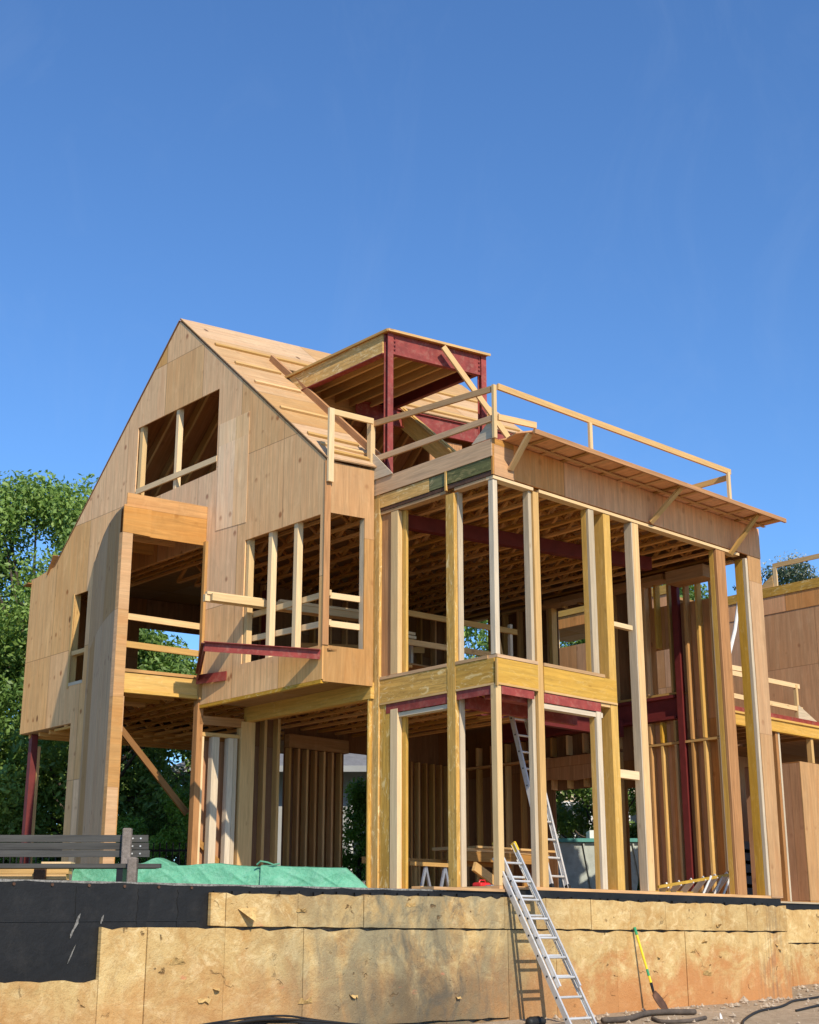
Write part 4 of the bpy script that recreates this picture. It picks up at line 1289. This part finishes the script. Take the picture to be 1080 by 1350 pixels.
for i in range(11):
    s = .68 + i * .275
    if s > Lf - .08: break
    c = foot + dlad * s + nl * .062
    MB().tube([c - LA * .2, c + LA * .2], .016, 10).build('rung', 'alu', ld)
    for sg in (-1, 1):
        MB().tube([c + LA * sg * .205, c + LA * sg * .214], .013, 8).build('rung_end', 'iron', ld)

ladder('straight_ladder', 'tall aluminium ladder inside the glazed corner reaching the floor above', G(1.82, .56, .01), G(2.17, 1.70, 2.92), AX, .36, .03, .075, 11, rungs_from=.2)
# stepladder lying on its side
t = thing('stepladder', G(5.0, .45, 0), 'yellow stepladder lying on its side by the far stud wall', 'ladder')
MB().stick(G(4.05, .50, .10), G(5.92, .42, .34), .03, .042).build('side_rail', 'fibre_old', t, 'yellow rail')
MB().stick(G(4.15, .70, .03), G(5.95, .75, .04), .03, .05).build('side_rail', 'fibre_old', t)
for i in range(6):
    f = .12 + i * .165
    p = G(4.05 + 1.87 * f, .50 - .08 * f, .10 + .26 * f); q = G(4.15 + 1.8 * f, .70 + .05 * f, .035)
    MB().stick(p, q, .09, .025, up=tuple(AX)).build('step', 'alu', t)
for a1 in (5.35, 5.65, 5.9):
    MB().stick(G(a1, .43, .30 if a1 < 5.8 else .33), G(a1 - .12, .52, .02), .05, .03).build('brace', 'alu', t)
MB().bx(G, 5.9, 6.0, .38, .48, .33, .39).build('foot', 'rubber', t)

# ------------------------------------------------------------------ shovel
t = thing('shovel', G(2.76, -.32, -1.6), 'long handled shovel with yellow and green handle propped on the insulation boards', 'shovel')
st, sb = G(2.665, -.10, -.50), G(2.74, -.29, -1.24)
MB().tube([st + (sb - st) * .13, sb], .017, 10).build('handle', 'shovel_y', t)
MB().tube([st, st + (sb - st) * .14], .020, 10).build('grip', 'shovel_g', t)
MB().tube([st + (sb - st) * .76, st + (sb - st) * .88], .0178, 10).build('band', 'shovel_g', t)
sz = lower_ground_z(2.8, -.36) + .01
MB().tube([sb, G(2.755, -.32, -1.38)], [.021, .017], 10).build('socket', 'iron', t)
mb = MB()
rows = 7; cols = 7
base0 = G(2.755, -.32, -1.36); tip = G(2.86, -.46, sz + .0)
dd = tip - base0
side = np.array(AX); nn = np.cross(dd, side); nn /= np.linalg.norm(nn)
o = 0
for i in range(rows):
    f = i / (rows - 1)
    hw = (.012, .085, .10, .10, .095, .07, .012)[i]
    for j in range(cols):
        g = j / (cols - 1) * 2 - 1
        mb.v.append(tuple(base0 + dd * f + side * hw * g + nn * .035 * (1 - g * g) * (1 - f)))
for i in range(rows - 1):
    for j in range(cols - 1):
        k = i * cols + j
        mb.f.append([k, k + 1, k + cols + 1, k + cols]); mb.uv += [(0, 0)] * 4; mb.t += [.5] * 4
bl = mb.build('blade', 'rust', t, smooth=True)
sol = bl.modifiers.new('thick', 'SOLIDIFY'); sol.thickness = .004

# ------------------------------------------------------------------ bench
t = thing('park_bench', W(-4.5, 18.4, -.14), 'weathered dark slatted bench with concrete posts behind the black wall', 'bench')
for i, (z0, z1) in enumerate(((.515, .60), (.42, .505), (.33, .412))):
    MB().bx(W, -7.2, -3.30 + (-.01, 0, .015)[i], 18.38, 18.425, z0, z1).build('back_slat', 'bench_wood', t)
for x in (-3.62, -5.42):
    MB().bx(W, x, x + .115, 18.27 if x > -4 else 18.43, 18.375 if x > -4 else 18.55, -.14, .68).build('back_post', 'concrete', t, bevel=.02)
    MB().bx(W, x + .165, x + .28, 17.85, 18.0, -.14, .30).build('front_post', 'concrete', t, bevel=.02)
    MB().bx(W, x + .02, x + .10, 17.95, 18.30, -.10, .20).build('seat_bracket', 'iron', t)
for k, (y0, y1) in enumerate(((17.93, 18.02), (18.04, 18.13), (18.15, 18.24))):
    MB().bx(W, -7.2, -3.06 - k * .05, y0, y1, .175, .225).build('seat_slat', 'bench_wood', t)
mb = MB()
for z in (.557, .462, .37):
    for x in (-3.50, -3.40):
        mb.tube([W(x, 18.385, z), W(x, 18.372, z)], .011, 8)
mb.build('bolt_head', 'alu', t)

# ------------------------------------------------------------------ lumber stack beside the bench
desc = ['lowest', 'second lowest', 'middle', 'second from the top', 'topmost']
for k in range(5):
    z0 = -.14 + k * .072
    x1 = -4.40 - (.03, .06, .0, .05, .02)[k]
    MB().bx(W, -7.0, x1, 18.95, 19.14, z0, z0 + .066).build('lumber_plank', 'lumber', label=f'{desc[k]} board of the lumber stack seen under the bench', cat='plank', group='boards stacked under the bench')
MB().bx(W, -4.85, -4.70, 18.86, 18.945, -.14, .22).build('timber_block', 'rust', label='dark rusty block against the lumber stack under the bench', cat='block', bevel=.01)
MB().bx(W, -4.78, -4.40, 18.95, 19.2, .222, .30).build('lumber_plank', 'white_lumber', label='short pale board on top of the lumber stack beside the green tarp', cat='plank')


# ------------------------------------------------------------------ tarps
def tarp(name, label, x0, x1, yf, yb, zt, seed, endfold_l, endfold_r):
    r = random.Random(seed)
    ph = [r.random() * 6 for _ in range(8)]
    nu, nv = 200, 80
    m = MB()
    for j in range(nv + 1):
        v = j / nv
        for i in range(nu + 1):
            u = i / nu
            x = x0 + (x1 - x0) * u
            ztop = zt(u) + .012 * math.sin(x * 2.1 + ph[0])
            # profile: front ground -> front top -> back top -> back ground
            if v < .4:
                f = v / .4
                y = yf - .10 * (1 - f) ** 1.5
                z = -.14 + (ztop + .14) * f ** .9
            elif v < .6:
                f = (v - .4) / .2
                y = yf + (yb - yf) * f
                z = ztop + .03 * math.sin(f * math.pi)
            else:
                f = (v - .6) / .4
                y = yb + .1 * f
                z = ztop - (ztop + .14) * f
            q3 = Vector((x * 2.2, z * 2.2 + v * 3, seed * 3.1))
            nz = mnoise.fractal(q3, 1.0, 2.0, 4) * .018
            # creases: ridged noise stretched along slanted directions
            c1 = mnoise.noise(Vector((x * 3.0 + z * 4.5, z * 1.2 - x * .5, seed + 9)))
            c2 = mnoise.noise(Vector((x * 6.5 - z * 8.0, z * 2 + x, seed + 17)))
            cr = (1 - abs(c1)) ** 7 * .016 + (1 - abs(c2)) ** 9 * .012
            hang = max(.15, 1 - abs(v - .2) / .26)
            y -= hang * (nz + cr)
            z += (nz * .3 + cr * .2) * (1 if z > -.1 else 0)
            # gathered ends
            if u < .04 and endfold_l:
                z = -.14 + (z + .14) * (u / .04) ** .5
            if u > 1 - endfold_r:
                z = -.14 + (z + .14) * ((1 - u) / endfold_r) ** .8
            m.v.append((x, y, z))
    for j in range(nv):
        for i in range(nu):
            k = j * (nu + 1) + i
            m.f.append([k, k + 1, k + nu + 2, k + nu + 1]); m.uv += [(0, 0)] * 4; m.t += [.5] * 4
    return m.build(name, 'tarp', label=label, cat='tarp', smooth=True)


tarp('tarpaulin', 'green tarp with a raised corner covering the pile beside the bench', -4.42, -1.93, 19.2, 20.2,
     lambda u: .275 + .075 * math.exp(-((u - .43) / .05) ** 2) + (-.03 if u > .5 else 0) + (.03 * math.exp(-((u - .75) / .12) ** 2)), 3, False, .004)
tarp('tarpaulin', 'green tarp sloping to the ground in front of the inner corner post', -1.95, -.45, 19.15, 20.05,
     lambda u: .262 - .05 * u, 8, False, .26)
MB().tube([W(-2.0, 19.12, .27), W(-1.95, 19.10, .315), W(-1.86, 19.12, .30), W(-1.78, 19.12, .27), W(-1.70, 19.13, .285)], .012, 6).build('tie_rope', 'tarp', label='knotted green tie where the two tarps meet', cat='rope')

# ------------------------------------------------------------------ loose lumber, tools and boards in the house
pl = [((-.86, 1.74), (2.3, 1.74), 4.375, 'long board at the front of the bundle poking out of the bay window'),
      ((-.80, 1.64), (2.5, 1.62), 4.375, 'long board behind it in the bundle poking out of the bay window'),
      ((-.84, 1.72), (.15, 1.72), 4.425, 'short board on top of the bundle poking out of the bay window'),
      ((.35, 1.62), (2.6, 1.60), 4.425, 'inner top board of the bundle inside the bay window')]
for p, q, z, lb in pl:
    MB().stick(H(p[0], p[1], z + (.01 if z < 4.4 else .035)), H(q[0], q[1], z + (.01 if z < 4.4 else .035)), .085, .11 if z < 4.4 else .045).build('lumber_board', 'white_lumber', label=lb, cat='board', group='boards stored through the bay window')
# low pile upstairs in the glazed corner
for k, (a0, a1, z, lb) in enumerate(((.25, 1.32, 3.93, 'lower board of the small pile behind the upper corner windows'), (.2, 1.30, 3.99, 'upper board of the small pile behind the upper corner windows'))):
    MB().bx(G, a0, a1, 3.05, 3.18, z, z + .045).build('lumber_board', 'white_lumber', label=lb, cat='board')
t = thing('trestle', G(.7, 3.1, 3.43), 'rough timber trestle carrying boards behind the upper corner windows', 'trestle')
MB().bx(G, .25, 1.3, 3.08, 3.15, 3.87, 3.925).build('beam', 'lumber', t)
for a in (.3, 1.2):
    MB().bx(G, a, a + .05, 3.05, 3.18, 3.43, 3.868).build('leg', 'silver', t)
t = thing('workbench', G(4, 3.9, 0), 'makeshift workbench of rough boards in front of the back studs', 'bench')
MB().bx(G, 2.7, 5.2, 3.75, 4.15, .74, .79).bx(G, 3.3, 5.35, 3.7, 3.9, .795, .83).build('top', 'lumber', t)
MB().bx(G, 2.7, 5.2, 3.76, 3.80, .58, .735).build('apron', 'lumber2', t)
for a in (2.8, 3.9, 5.05):
    MB().bx(G, a, a + .09, 3.8, 3.9, .0, .735).build('leg', 'lumber2', t)
MB().stick(G(1.02, 1.5, .34), G(1.75, 1.55, .02), .05, .13).build('lumber_board', 'lumber', label='short board propped at a slant behind the corner post', cat='board')
MB().bx(G, .15, 1.6, 1.7, 1.9, .005, .05).build('lumber_board', 'lumber', label='flat board lying on the ground floor behind the red tool case', cat='board')
t = thing('tool_case', G(.58, .9, 0), 'small bright red tool case on the floor behind the corner post', 'case')
MB().bx(G, .46, .68, .82, 1.0, .005, .085).build('case', 'red_plastic', t, bevel=.03)
MB().tube([G(.51, .90, .08), G(.53, .90, .115), G(.62, .90, .115), G(.64, .90, .08)], .010, 8).build('handle', 'red_plastic', t)
MB().bx(G, .55, .75, .70, .84, .005, .05).build('grey_box', 'alu_dark', label='little grey metal box beside the red tool case', cat='box', bevel=.01)
t = thing('sawhorse', G(.9, 2.35, 0), 'small metal sawhorse seen low between the left corner posts', 'sawhorse')
for a in (.85, 1.25):
    for s in (-1, 1):
        MB().stick(G(a, 2.35, .36), G(a + s * .10, 2.35, .01), .03, .04).build('leg', 'alu_dark', t)
MB().bx(G, .5, 1.6, 2.31, 2.39, .365, .42).build('beam', 'lumber', t)
MB().tube([G(6.0, 4.66, 1.30), G(6.0, 4.68, 1.45), G(6.0, 4.65, 1.62)], .022, 8).build('hanging_cord', 'red_plastic', label='red cord bundle hanging at the back door opening', cat='cord')
MB().tube([G(7.10, 1.2, 3.62), G(7.64, 1.2, 4.70), G(7.97, 1.2, 5.65)], .035, 8).build('white_pole', 'white_paint', label='slanting white pole standing on the balcony behind the end posts', cat='pole')

# ------------------------------------------------------------------ cables, hoses, sticks on the ground
for k in range(9):
    r = random.Random(40 + k)
    off = -.95 + r.uniform(-.12, .12)
    zs = lower_ground_z(-4, -.9)
    hk = r.uniform(-.05, .035)
    xs = [-7.6, -6.3, -5.3, -4.5, -3.6, -2.4, -1.3, -.5]
    hz = [-1.75, -1.62, -1.50, -1.44, -1.53, -1.66, -1.74, -1.77]
    ctl = [G(x + r.uniform(-.15, .15), off + .06 * math.sin(x + k), z + hk + r.uniform(-.02, .02)) for x, z in zip(xs, hz)]
    pts = []
    for i in range(len(ctl) - 1):
        for f in np.linspace(0, 1, 7)[:-1]:
            p0, p1, p2, p3 = ctl[max(i - 1, 0)], ctl[i], ctl[i + 1], ctl[min(i + 2, len(ctl) - 1)]
            pts.append(.5 * ((2 * p1) + (-p0 + p2) * f + (2 * p0 - 5 * p1 + 4 * p2 - p3) * f * f + (-p0 + 3 * p1 - 3 * p2 + p3) * f ** 3))
    MB().tube(pts, .011 + .004 * (k % 3), 7).build('black_cable', 'rubber', label='one of the black cables heaped at the foot of the wall', cat='cable', group='black cables heaped below the wall', smooth=True)


def groundline(pts, lift, n=8):
    ctl = [np.array([p[0], p[1]]) for p in pts]
    out = []
    for i in range(len(ctl) - 1):
        for f in np.linspace(0, 1, n)[:-1]:
            p0, p1, p2, p3 = ctl[max(i - 1, 0)], ctl[i], ctl[i + 1], ctl[min(i + 2, len(ctl) - 1)]
            q = .5 * ((2 * p1) + (-p0 + p2) * f + (2 * p0 - 5 * p1 + 4 * p2 - p3) * f * f + (-p0 + 3 * p1 - 3 * p2 + p3) * f ** 3)
            out.append(G(q[0], q[1], lower_ground_z(q[0], q[1]) + lift))
    return out


MB().tube(groundline([(1.1, -.75), (1.7, -.7), (2.3, -.52), (2.9, -.5), (3.35, -.62)], .045), .038, 8).build('branch', 'bark', label='brown bent branch lying on the gravel under the shovel', cat='branch', smooth=True)
MB().tube(groundline([(3.0, -1.0), (2.5, -1.1), (2.1, -.95), (2.2, -.7)], .025), .028, 8).build('branch', 'bark', label='curled dark stick in front of the brown branch', cat='branch', smooth=True)
MB().tube(groundline([(2.6, -1.9), (3.4, -1.35), (4.4, -.95), (5.4, -.7), (6.4, -.35), (7.6, -.2), (9, -.3)], .02), .019, 8).build('black_hose', 'rubber', label='long black hose snaking over the gravel at the right', cat='hose', smooth=True)
MB().tube(groundline([(5.2, -1.05), (6.2, -.9), (7.4, -.9), (9, -1.2)], .02), .018, 8).build('black_hose', 'rubber', label='second shorter black hose at the right edge of the gravel', cat='hose', smooth=True)
MB().tube(groundline([(.02, -.42), (.18, -.40), (.34, -.44)], .035), [.03, .05, .065, .06, .072, .07, .055, .07, .06, .07, .05, .06, .045, .03][:14], 9).build('black_sack', 'rubber', label='crumpled black bundle at the foot of the wall left of the ladder', cat='sack', smooth=True)
zt = lower_ground_z(3.3, -1.0)
MB().sheet(lambda s, z: G(s, -1.05 + z * .2, zt + z), [(3.28, -.02), (3.34, -.02), (3.325, .05), (3.31, .075), (3.29, .04)], thick=tuple(BX * .01)).build('paper_scrap', 'white_paint', label='little white scrap sticking up from the gravel by the hose', cat='scrap')

# loose stones
mb = MB()
r = random.Random(5)
for i in range(620):
    a = r.uniform(.6, 12)
    b = -.10 - abs(r.gauss(0, .25)) if r.random() < .55 else r.uniform(-2.5, -.1)
    if a > 6.7: b += .9
    c = G(a, b, lower_ground_z(a, b))
    s = abs(r.gauss(0, .018)) + .008
    o = len(mb.v)
    dirs = [(1, 0, 0), (-1, 0, 0), (0, 1, 0), (0, -1, 0), (0, 0, 1), (0, 0, -1)]
    for d in dirs:
        mb.v.append(tuple(c + np.array(d) * s * r.uniform(.6, 1.4) + np.array([0, 0, s * .3])))
    tt = r.random()
    for f in ((0, 2, 4), (2, 1, 4), (1, 3, 4), (3, 0, 4), (2, 0, 5), (1, 2, 5), (3, 1, 5), (0, 3, 5)):
        mb.f.append([o + k for k in f]); mb.uv += [(0, 0)] * 3; mb.t += [tt] * 3
mb.build('gravel', 'stone', kind='stuff')
tag(bpy.data.objects['gravel'], 'loose pale stones scattered along the foot of the wall', 'gravel')

# ------------------------------------------------------------------ background: houses, bin, fence
gh = thing('grey_house', W(-3, 39, -.14), 'grey house with shingle roof partly seen behind the left studs', 'house')
MB().bx(W, -5.75, 1.6, 39.0, 45, -.14, 3.75).build('wall', 'greystucco', gh)
for (x0, x1, z0, z1) in ((-5.35, -4.35, 1.0, 3.0), (-1.62, -1.02, .9, 3.1)):
    w = MB().bx(W, x0, x1, 38.94, 38.99, z0, z1).build('window_frame', 'white_paint', gh)
    MB().bx(W, x0 + .12, x1 - .1, 38.92, 38.938, z0 + .1, (z0 + z1) / 2 - .04).bx(W, x0 + .12, x1 - .1, 38.92, 38.938, (z0 + z1) / 2 + .04, z1 - .1).build('pane', 'glass', w)
mb = MB()
P = [W(-6.5, 38.2, 3.72), W(2.3, 38.2, 3.72), W(2.3, 46, 3.72), W(-6.5, 46, 3.72), W(-4.2, 42, 5.3), W(0, 42, 5.3)]
for f in ((0, 1, 5, 4), (1, 2, 5), (2, 3, 4, 5), (3, 0, 4), (3, 2, 1, 0)):
    mb.poly([P[i] for i in f], .5)
rf = mb.build('roof', 'shingle', gh)
MB().bx(W, -6.55, 2.35, 38.1, 38.2, 3.62, 3.78).bx(W, -6.6, -6.5, 38.2, 46, 3.62, 3.78).build('gutter', 'greystucco', rf)
ch = thing('cream_house', W(2, 44, -.14), 'cream walled house with white framed windows beyond the back opening', 'house')
MB().bx(W, -1.06, 7.5, 40.0, 47, -.14, 5.0).build('wall', 'cream', ch)
for (x0, x1, z0, z1) in ((4.05, 5.05, 1.3, 3.0), (2.2, 3.0, 1.3, 3.0), (6.0, 7.0, 1.3, 3.0)):
    w = MB().bx(W, x0, x1, 39.9, 39.99, z0, z1).build('window_frame', 'white_paint', ch)
    MB().bx(W, x0 + .1, (x0 + x1) / 2 - .03, 39.88, 39.898, z0 + .1, z1 - .1).bx(W, (x0 + x1) / 2 + .03, x1 - .1, 39.88, 39.898, z0 + .1, z1 - .1).build('pane', 'glass', w)
MB().tube([W(3.95, 39.9, -.1), W(3.95, 39.9, 4.9)], .06, 8).build('downpipe', 'white_paint', ch)
mb = MB()
P = [W(-1.5, 39.4, 4.98), W(8, 39.4, 4.98), W(8, 47.5, 4.98), W(-1.5, 47.5, 4.98), W(1.5, 43, 6.3), W(5, 43, 6.3)]
for f in ((0, 1, 5, 4), (1, 2, 5), (2, 3, 4, 5), (3, 0, 4), (3, 2, 1, 0)):
    mb.poly([P[i] for i in f], .5)
mb.build('roof', 'shingle', ch)

bn = thing('skip_bin', W(3.8, 29.5, -.14), 'pale grey green rubbish skip with teal rim beyond the back opening', 'bin')
mb = MB()
def skipc(x0, x1, dx, y0, y1, z0, z1):
    return [W(x0 + dx, y0, z0), W(x1 - dx, y0, z0), W(x0 + dx, y1, z0), W(x1 - dx, y1, z0), W(x0, y0, z1), W(x1, y0, z1), W(x0, y1, z1), W(x1, y1, z1)]
mb._quads(skipc(2.75, 4.75, .22, 29.3, 31, .22, 1.22), 0, .5)
mb.build('body', 'bin', bn, bevel=.02)
MB().bx(W, 2.70, 4.80, 29.22, 31.1, 1.22, 1.29).build('rim', 'teal', bn)
for x0 in (3.0, 3.5, 4.0, 4.5):
    MB().stick(W(x0 + .15, 29.28, .25), W(x0, 29.28, 1.2), .05, .03).build('rib', 'bin', bn)
MB().bx(W, 2.95, 4.55, 29.35, 30.9, -.14, .215).build('skid', 'concrete', bn)
MB().bx(W, 3.75, 4.15, 30.2, 30.8, 1.30, 1.52).build('foam_block', 'white_paint', label='pale block lying on top of the rubbish skip', cat='block')
MB().bx(W, 4.85, 5.25, 29.6, 30.3, .3, 1.25).build('white_crate', 'white_paint', label='white crate standing right of the rubbish skip', cat='crate', bevel=.04)
t = thing('slatted_stack', G(10.4, 3.0, -.03), 'blue grey slatted stack beyond the narrow gap of the end posts', 'stack')
for k in range(5):
    MB().bx(G, 9.9, 11.2, 3.0, 3.5, .15 + k * .22, .30 + k * .22).build('slat', 'blue', t)
for a in (9.95, 10.5, 11.1):
    MB().bx(G, a, a + .08, 3.1, 3.4, -.02, 1.03).build('upright', 'iron', t)

# iron fence on the left
fn = thing('iron_fence', W(-6, 27, -.14), 'low black iron picket fence in front of the left trees', 'fence')
MB().bx(W, -11, -2.6, 27.0, 27.03, .90, .94).bx(W, -11, -2.6, 27.0, 27.03, .02, .06).build('rail', 'iron', fn)
mb = MB()
x = -11
while x < -2.6:
    mb.bx(W, x, x + .022, 26.97, 26.998, -.14, 1.06)
    x += .12
mb.build('picket_row', 'iron', fn)


# ------------------------------------------------------------------ trees and shrubs
def leaf_mesh(name, centres, n, size, mat, parent, seed, squash=.8, up=.25, spread=None):
    g = np.random.default_rng(seed)
    C = np.array([c[0] for c in centres]); Rr = np.array([c[1] for c in centres])
    w = Rr ** 2; w /= w.sum()
    idx = g.choice(len(C), n, p=w)
    d = g.normal(size=(n, 3)); d /= np.linalg.norm(d, axis=1)[:, None]
    rad = Rr[idx] * (g.random(n) ** .45)
    pos = C[idx] + d * rad[:, None] * np.array([1, 1, squash])
    # leaf orientation: roughly outward/up
    nr = d * .6 + g.normal(size=(n, 3)) * .55 + np.array([0, 0, up])
    nr /= np.linalg.norm(nr, axis=1)[:, None]
    t1 = np.cross(nr, g.normal(size=(n, 3))); t1 /= np.linalg.norm(t1, axis=1)[:, None]
    t2 = np.cross(nr, t1)
    s = size * (.6 + .8 * g.random(n))[:, None]
    v = np.stack([pos - t1 * s * .9, pos + t2 * s * .42 - nr * s * .1, pos + t1 * s * .9 - nr * s * .25, pos - t2 * s * .42 - nr * s * .1], 1)
    V = v.reshape(-1, 3)
    c0 = np.array([V[:, 0].mean(), V[:, 1].mean(), V[:, 2].min()])
    me = bpy.data.meshes.new(name)
    me.vertices.add(len(V)); me.vertices.foreach_set('co', (V - c0).astype(np.float32).ravel())
    me.loops.add(len(V)); me.loops.foreach_set('vertex_index', np.arange(len(V), dtype=np.int32))
    me.polygons.add(n); me.polygons.foreach_set('loop_start', np.arange(0, 4 * n, 4, dtype=np.int32))
    ca = me.color_attributes.new('tint', 'FLOAT_COLOR', 'CORNER')
    clump = g.random(len(C))[idx]
    tv = np.clip(.5 * clump + .5 * g.random(n), 0, 1)
    arr = np.ones((len(V), 4), np.float32); arr[:, :3] = np.repeat(tv, 4)[:, None]
    ca.data.foreach_set('color', arr.ravel())
    me.update(calc_edges=True)
    me.validate()
    me.materials.append(MT[mat])
    o = bpy.data.objects.new(name, me); col.objects.link(o)
    o.location = tuple(c0 - WLOC[parent.name]); o.parent = parent
    WLOC[o.name] = c0
    return o


def tree(x, y, h, rad, label, mat='leaf1', n=9000, size=.16, seed=1, trunk=.22, low=.25, blossom=None, clumps=70, cat='tree', name='deciduous_tree', group=None):
    r = random.Random(seed)
    base = W(x, y, -.14)
    t = thing(name, base, label, cat, group)
    ztop = h * .82
    pts = [base, base + W(.1, .05, h * .2), base + W(-.1, .1, h * .45), base + W(.1, 0, ztop)]
    m = MB().tube(pts, [trunk, trunk * .8, trunk * .55, trunk * .12], 9)
    cs = []
    for i in range(clumps):
        # points in an uneven ellipsoid shell
        th = r.random() * 6.283
        f = low + (1 - low) * (i + r.random()) / clumps
        prof = math.sin(min(1, max(.0, (f - low) / (1 - low) * .82 + .14)) * math.pi) ** .6
        rr_ = rad * prof * (.35 + .7 * r.random() ** .6)
        c = base + W(math.cos(th) * rr_, math.sin(th) * rr_, h * f)
        cr = rad * (.16 + .16 * r.random())
        cs.append((c, cr))
        if i % 3 == 0:
            zb = max(h * .16, (h * f) * .62)
            p0 = base + W(0, 0, zb)
            mid = (p0 + c) / 2 + W(0, 0, -.2)
            m.tube([p0, mid, c], [trunk * .32, trunk * .2, trunk * .05], 6, cap=False)
    m.build('trunk', 'bark', t, smooth=True)
    leaf_mesh('crown', cs, n, size, mat, t, seed + 100)
    if blossom:
        leaf_mesh('blossom', [(c + W(0, -.1, cr * .5), cr * .9) for c, cr in cs], blossom, size * .6, 'blossom', t, seed + 300)
    return t


tree(-9.6, 35.5, 10.55, 3.6, 'tall leafy tree rising highest beside the gable', n=110000, size=.075, seed=2, low=.08, clumps=150)
tree(-13.7, 38, 9.3, 4.2, 'broad leafy tree at the left edge of the picture', n=80000, size=.08, seed=4, low=.05, clumps=120)
tree(-7.4, 33.5, 6.6, 3.0, 'lower dark tree seen through the open timber bays on the left', 'leaf2', n=60000, size=.08, seed=6, low=.05, clumps=120)
tree(-10.6, 31.5, 4.9, 2.3, 'small bushy tree behind the dark red steel column', 'leaf2', n=36000, size=.075, seed=8, low=.05, clumps=80)
tree(-4.6, 47, 9.2, 3.6, 'dark tree far behind the left studs and grey house', 'leaf2', n=24000, size=.11, seed=9, low=.1, clumps=70)
tree(3.0, 50, 11.0, 2.6, 'slim tree with open twigs seen through the upper back window', n=9000, size=.11, seed=12, low=.3, clumps=44)
tree(8.8, 48, 11.8, 3.0, 'leafy tree behind the end wall seen through the high studs', 'leaf2', n=26000, size=.09, seed=14, low=.1, clumps=80)
tree(12.6, 47, 11.7, 2.6, 'pale flowering tree above the roof edge of the right house', 'leaf4', n=24000, size=.08, seed=16, low=.2, blossom=9000, clumps=80)
tree(15.6, 49, 11.6, 2.6, 'second pale flowering tree at the right edge above the roof', 'leaf4', n=20000, size=.08, seed=18, low=.2, blossom=7000, clumps=70)
tree(4.6, 34.5, 4.6, 1.7, 'dense shrub tree in front of the cream house window', 'leaf2', n=20000, size=.07, seed=20, low=.1, clumps=60, trunk=.12)
tree(6.6, 36, 4.4, 1.6, 'dark shrub tree right of the cream house window', 'leaf2', n=14000, size=.075, seed=22, low=.1, clumps=50, trunk=.12)
tree(5.7, 51, 10.2, 2.2, 'round leafy tree seen in the gap above the neighbouring wall', 'leaf2', n=16000, size=.09, seed=33, low=.2, clumps=60)
# clipped evergreens
for k, (x, y, h, rd, lb) in enumerate(((-4.75, 30, 2.45, .75, 'bright green clipped evergreen shrub left of the leaning brace'),
                                       (-5.9, 30.5, 1.9, .8, 'bright green low evergreen shrub behind the iron fence'),
                                       (-4.0, 31, 2.6, .6, 'bright green evergreen shrub beside the reddish stud'),
                                       (-1.05, 31, 2.75, .55, 'bright green clipped evergreen seen beyond the dark back wall'))):
    r = random.Random(60 + k)
    base = W(x, y, -.14)
    t = thing('evergreen_shrub', base, lb, 'shrub', 'clipped evergreen shrubs')
    MB().tube([base, base + W(0, 0, h * .6)], [.08, .04], 7).build('trunk', 'bark', t)
    cs = []
    for i in range(46):
        f = r.random()
        rr_ = rd * (1 - f ** 2.2 * .75) * (.5 + .45 * r.random())
        th = r.random() * 6.283
        cs.append((base + W(math.cos(th) * rr_, math.sin(th) * rr_, h * (.06 + .9 * f)), .2 + .1 * r.random()))
    leaf_mesh('crown', cs, 9000, .045, 'leaf3', t, 500 + k, squash=1.1, up=.5)

# ------------------------------------------------------------------ light, sky, camera
Ld = AH * 1.0 + BX * 3.6 + ZX * -2.95
Ld = Ld / np.linalg.norm(Ld)
sun = bpy.data.lights.new('sun', 'SUN')
sun.energy = 5.2
sun.angle = math.radians(.53)
sun.color = (1.0, .89, .72)
so = bpy.data.objects.new('sun', sun)
col.objects.link(so)
so.rotation_euler = Vector(tuple(Ld)).to_track_quat('-Z', 'Y').to_euler()
so.location = (10, -20, 25)
world = bpy.data.worlds.new('World')
scn.world = world
world.use_nodes = True
wt = world.node_tree
bg = wt.nodes['Background']
sky = wt.nodes.new('ShaderNodeTexSky')
sky.sky_type = 'NISHITA'
sky.sun_disc = False
el = math.asin(-Ld[2])
sky.sun_elevation = el
sky.sun_rotation = math.atan2(-Ld[0], -Ld[1])
sky.air_density = 1.0
sky.dust_density = .3
sky.ozone_density = 3.0
grade = wt.nodes.new('ShaderNodeMix')
grade.data_type = 'RGBA'
grade.blend_type = 'MULTIPLY'
grade.inputs[0].default_value = 1
wt.links.new(sky.outputs[0], grade.inputs[6])
grade.inputs[7].default_value = (.74, 1.08, 1.42, 1)
# very thin high haze
WB = NB(wt)
gen = WB.n('ShaderNodeTexCoord').outputs['Generated']
hz = WB.noise(WB.scale(gen, (5, 5, 2.2)), 1.6, 7, .68, 1.5)
hzf = WB.mapr(hz, .50, .85, 0, .045)
haze = WB.mix(hzf, grade.outputs[2], (5.2, 6.0, 6.9))
wt.links.new(haze, bg.inputs[0])
bg.inputs[1].default_value = .138

cam = bpy.data.cameras.new('camera')
co = bpy.data.objects.new('camera', cam)
col.objects.link(co)
co.location = (0, 0, CAM_Z)
pitch = math.atan(565 / 1870)
co.rotation_euler = (math.pi / 2 + pitch, 0, 0)
cam.sensor_fit = 'VERTICAL'
cam.sensor_height = 36
cam.lens = 36 * 1870 / 1350
cam.clip_end = 3000
scn.camera = co

scn.view_settings.view_transform = 'Standard'
scn.view_settings.look = 'None'
scn.view_settings.exposure = 0
scn.view_settings.gamma = 1
scn.render.engine = 'CYCLES'
scn.cycles.max_bounces = 12
scn.cycles.diffuse_bounces = 4
scn.cycles.use_denoising = True
